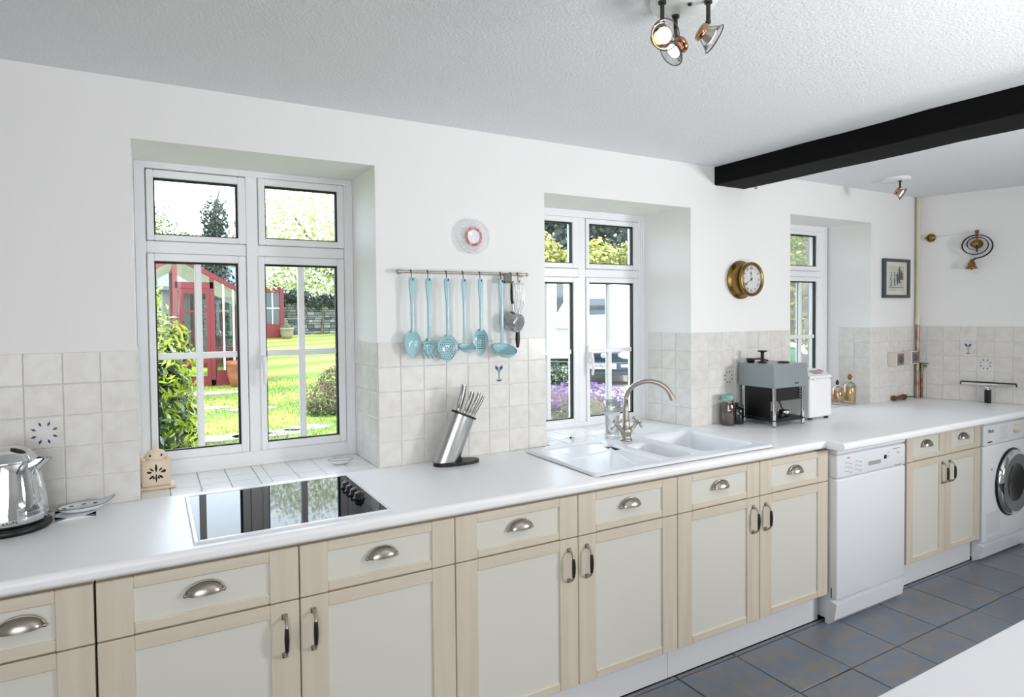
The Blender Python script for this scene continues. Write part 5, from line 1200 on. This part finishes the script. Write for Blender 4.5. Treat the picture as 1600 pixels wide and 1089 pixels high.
car = thing('parked_car', 'dark teal car facing the house in front of the white motorhome', 'car', drive_pt(15.0, .40), yaw - .04); car.scale = (1.12, 1.12, 1.12)
M_teal = mat('dark_teal_car_paint', (24, 52, 64), .18, .3, coat=.8); M_bump = mat('grey_bumper', (52, 62, 72), .45)
g = G(); W_ = .74
sec = [(-.0, .34), (.0, .62), (.06, .76), (.95, .90), (1.05, .92), (1.6, 1.36), (2.9, 1.38), (3.5, .98), (3.95, .92), (4.1, .60), (4.0, .34)]
g.prism(sec[:5] + sec[7:], -W_, W_, 'x'); obj('body', g, M_teal, car)
g = G(); n = 4; q = [(1.02, .915), (1.6, 1.36), (2.9, 1.38), (3.5, .98)]
vs = [(-W_ + .04 if z < 1 else -W_ + .16, y, z) for y, z in q] + [(W_ - .04 if z < 1 else W_ - .16, y, z) for y, z in q]
g.add(vs, [(0, 1, 2, 3), (7, 6, 5, 4), (0, 4, 5, 1), (2, 6, 7, 3)], 1); g.add(vs, [(1, 5, 6, 2)], 0); obj('cabin', g, [M_teal, mat('sky_reflecting_windscreen', (206, 214, 220), .06, 1.0)], car)
g = G(); g.box((-W_ - .02, -.08, .34), (W_ + .02, .12, .52), .03); bp = obj('bumper', g, M_bump, car)
g = G(); g.box((-W_, -.02, .24), (W_, .12, .35), .02); obj('valance', g, mat('dark_valance', (58, 62, 70), .5), car)
g = G(); g.box((-.30, -.012, .585), (.30, .01, .70), .01); gr_ = obj('grille', g, M_black, car)
g = G(); g.lathe([(0, -.02), (.045, -.02), (.06, -.01), (.06, 0)], (0, -.008, .65), (0, 1, 0), 20); obj('badge', g, mat('pale_badge', (150, 170, 180), .2, .6), gr_)
g = G(); g.box((-.05, -.014, .60), (.05, .0, .62)); 
for sg in (-1, 1):
    hl = G(); hl.ell((sg * .50, .03, .655), (.20, .07, .085), 24, 12); obj('headlight', hl, mat('headlight_lens', (236, 240, 246), .1, coat=1), car)
    il = G(); il.box((sg * .52, -.09, .405), (sg * .70, -.07, .475), .006); obj('indicator_lamp', il, mat('orange_lens', (240, 104, 44), .3), bp)
    fl = G(); fl.box((sg * .36, -.088, .41), (sg * .51, -.07, .47), .006); obj('fog_lamp', fl, mat('fog_lens', (196, 204, 208), .15), bp)
    w = G(); w.cyl((sg * .52, .75, .30), (sg * .73, .75, .30), .30, None, 26); obj('wheel', w, M_black, car); w = G(); w.cyl((sg * .52, 3.3, .30), (sg * .73, 3.3, .30), .30, None, 26); obj('wheel', w, M_black, car)
g = G(); g.box((-.27, -.095, .375), (.27, -.081, .49), .003); npl = obj('number_plate', g, mat('plate_white', (190, 190, 184), .4), bp)
g = G(); g.text('W965 VL', .105, Matrix.Translation((0, -.0965, .432)) @ MX, depth=.001); obj('plate_lettering', g, M_black, npl)

# raised flower bed below the middle window
rb = thing('rockery', 'raised rockery bed edged with rough stones outside the middle window', 'rockery', (4.05, 3.35, -.14))
g = G(); g.ell((0, 0, .30), (.95, .75, .55), 24, 12, z0=-.2); obj('soil_mound', g, mat('dark_soil', (96, 84, 70), .95), rb)
rr_ = random.Random(9)
def stone_mesh(i):
    bm = bmesh.new(); bmesh.ops.create_icosphere(bm, subdivisions=1, radius=1)
    for v in bm.verts: v.co *= rr_.uniform(.78, 1.12); v.co.z *= .72
    me = bpy.data.meshes.new('stone'); bm.to_mesh(me); bm.free(); me.materials.append(M_stone); return me
SM = [stone_mesh(i) for i in range(5)]
for k in range(34):
    a = -PI + PI * 1.15 * (k % 17) / 16; lv = k // 17; r_ = 1.0 - lv * .10
    mesh_inst('stone', SM[k % 5], rb, Matrix.Translation((.98 * r_ * math.cos(a), .80 * r_ * math.sin(a), .24 + lv * .20 + rr_.uniform(-.03, .03))) @ Matrix.Rotation(rr_.uniform(0, 6), 4, 'Z') @ Matrix.Scale(rr_.uniform(.10, .15), 4))
plant('aubrieta', 'lilac aubrieta flowers spilling over the rockery', 'flowers', (4.05, 3.35, -.14), [('flowers', [(-.15, -.25, .72, .45, .35, .22), (.45, -.10, .68, .5, .35, .22), (.75, -.05, .50, .3, .3, .2)], 4200, .034, M_lilac, .8), ('foliage', [(-.1, -.45, .58, .55, .35, .2), (.45, -.3, .55, .5, .3, .2)], 3000, .035, M_greeny, .4)])
plant('green_cushion', 'dark green cushion plant behind the lilac flowers', 'shrub', (4.24, 3.75, .40), [('foliage', [(0, 0, .35, .30, .26, .22)], 1800, .05, M_leafdark, .5)], [([(0, 0, 0), (0, 0, .3)], [.02, .01])])
plant('golden_hedge', 'golden yellow-green hedge behind the motorhome', 'hedge', drive_pt(27, 0), [('foliage', [(-4 + k * 2.0, 3.0 - k * 1.7, 3.3 + .3 * math.sin(k * 2.1), 1.6, 1.6, 1.75) for k in range(6)], 26000, .21, M_yellow, .8), ('lower_foliage', [(-4 + k * 2.0, 3.0 - k * 1.7, 1.5, 1.5, 1.4, 1.5) for k in range(6)], 2500, .2, M_greeny, .7)], [([(0, 0, 0), (0, 0, 3)], [.12, .06])])
plant('dark_conifers', 'row of dark blue-green trees behind the golden hedge', 'tree', drive_pt(36, 0), [('foliage', [(-6 + k * 2.6, 5.0 - k * 2.4, 5.5 + .8 * math.sin(k * 3), 2.2, 2.0, 4.2) for k in range(6)], 22000, .36, M_conif, .8)], [([(0, 0, 0), (0, 0, 4)], [.25, .12])])

# rubble pier, reel and foliage beyond the right-hand window
pr = thing('stone_pier', 'rough stone pier close outside the right-hand window', 'pier', (5.52, .62, -.14))
g = G(); g.box((-.28, -.0, 0), (.5, .44, 2.75)); obj('pier_core', g, M_mortar, pr)
z = 0.0; rr_ = random.Random(4)
while z < 2.7:
    h = rr_.uniform(.10, .19)
    yy = -.02
    while yy < .42:
        w = rr_.uniform(.16, .30); w = min(w, .48 - yy)
        if w < .06: break
        g = G(); g.box((-.32 + rr_.uniform(-.03, .025), yy + .006, z + .008), (-.1, yy + w - .006, z + h - .006), .016); obj('stone', g, M_stone, pr); yy += w
    x = -.1
    while x < .45:
        w = rr_.uniform(.18, .3); g = G(); g.box((x + .006, -.03 + rr_.uniform(-.015, .015), z + .008), (x + w - .006, .1, z + h - .006), .014); obj('stone', g, M_stone, pr); x += w
    z += h
rl = thing('garden_reel', 'round green disc with a white rim outside the right-hand window', 'reel', (7.70, 3.05, .86), -.72)
g = G(); g.lathe([(0, -.02), (.19, -.02), (.20, -.005), (0, .0)], axis=(0, 1, 0), n=36); obj('green_disc', g, mat('green_enamel', (76, 140, 96), .35), rl)
g = G(); g.lathe([(.20, .0), (.20, -.03), (.262, -.03), (.262, .0), (.20, 0)], axis=(0, 1, 0), n=40); obj('white_rim', g, M_whitep, rl)
g = G(); g.box((-.03, .0, -1.0), (.03, .04, 0)); g.box((-.2, -.1, -1.0), (.2, .14, -.96)); obj('stand', g, M_black, rl)
plant('side_tree', 'light green tree outside the right-hand window', 'tree', (11.2, 5.6, -.14), [('foliage', [(0, 0, 2.1, 1.5, 1.3, 1.5), (.6, .3, 3.2, 1.1, 1.0, 1.0)], 4500, .10, M_greeny, .6), ('pale_foliage', [(0, -.2, 2.3, 1.5, 1.2, 1.5)], 2200, .09, M_yellow, .6)], [([(0, 0, 0), (0, 0, 1.5), (.3, .1, 2.8)], [.12, .09, .03])])
plant('blue_conifer', 'dwarf blue-green conifer behind the white-rimmed disc', 'shrub', (8.35, 3.75, -.14), [('foliage', [(0, 0, .75, .30, .3, .8)], 1800, .05, M_conif, .5)], [([(0, 0, 0), (0, 0, .8)], [.03, .01])])
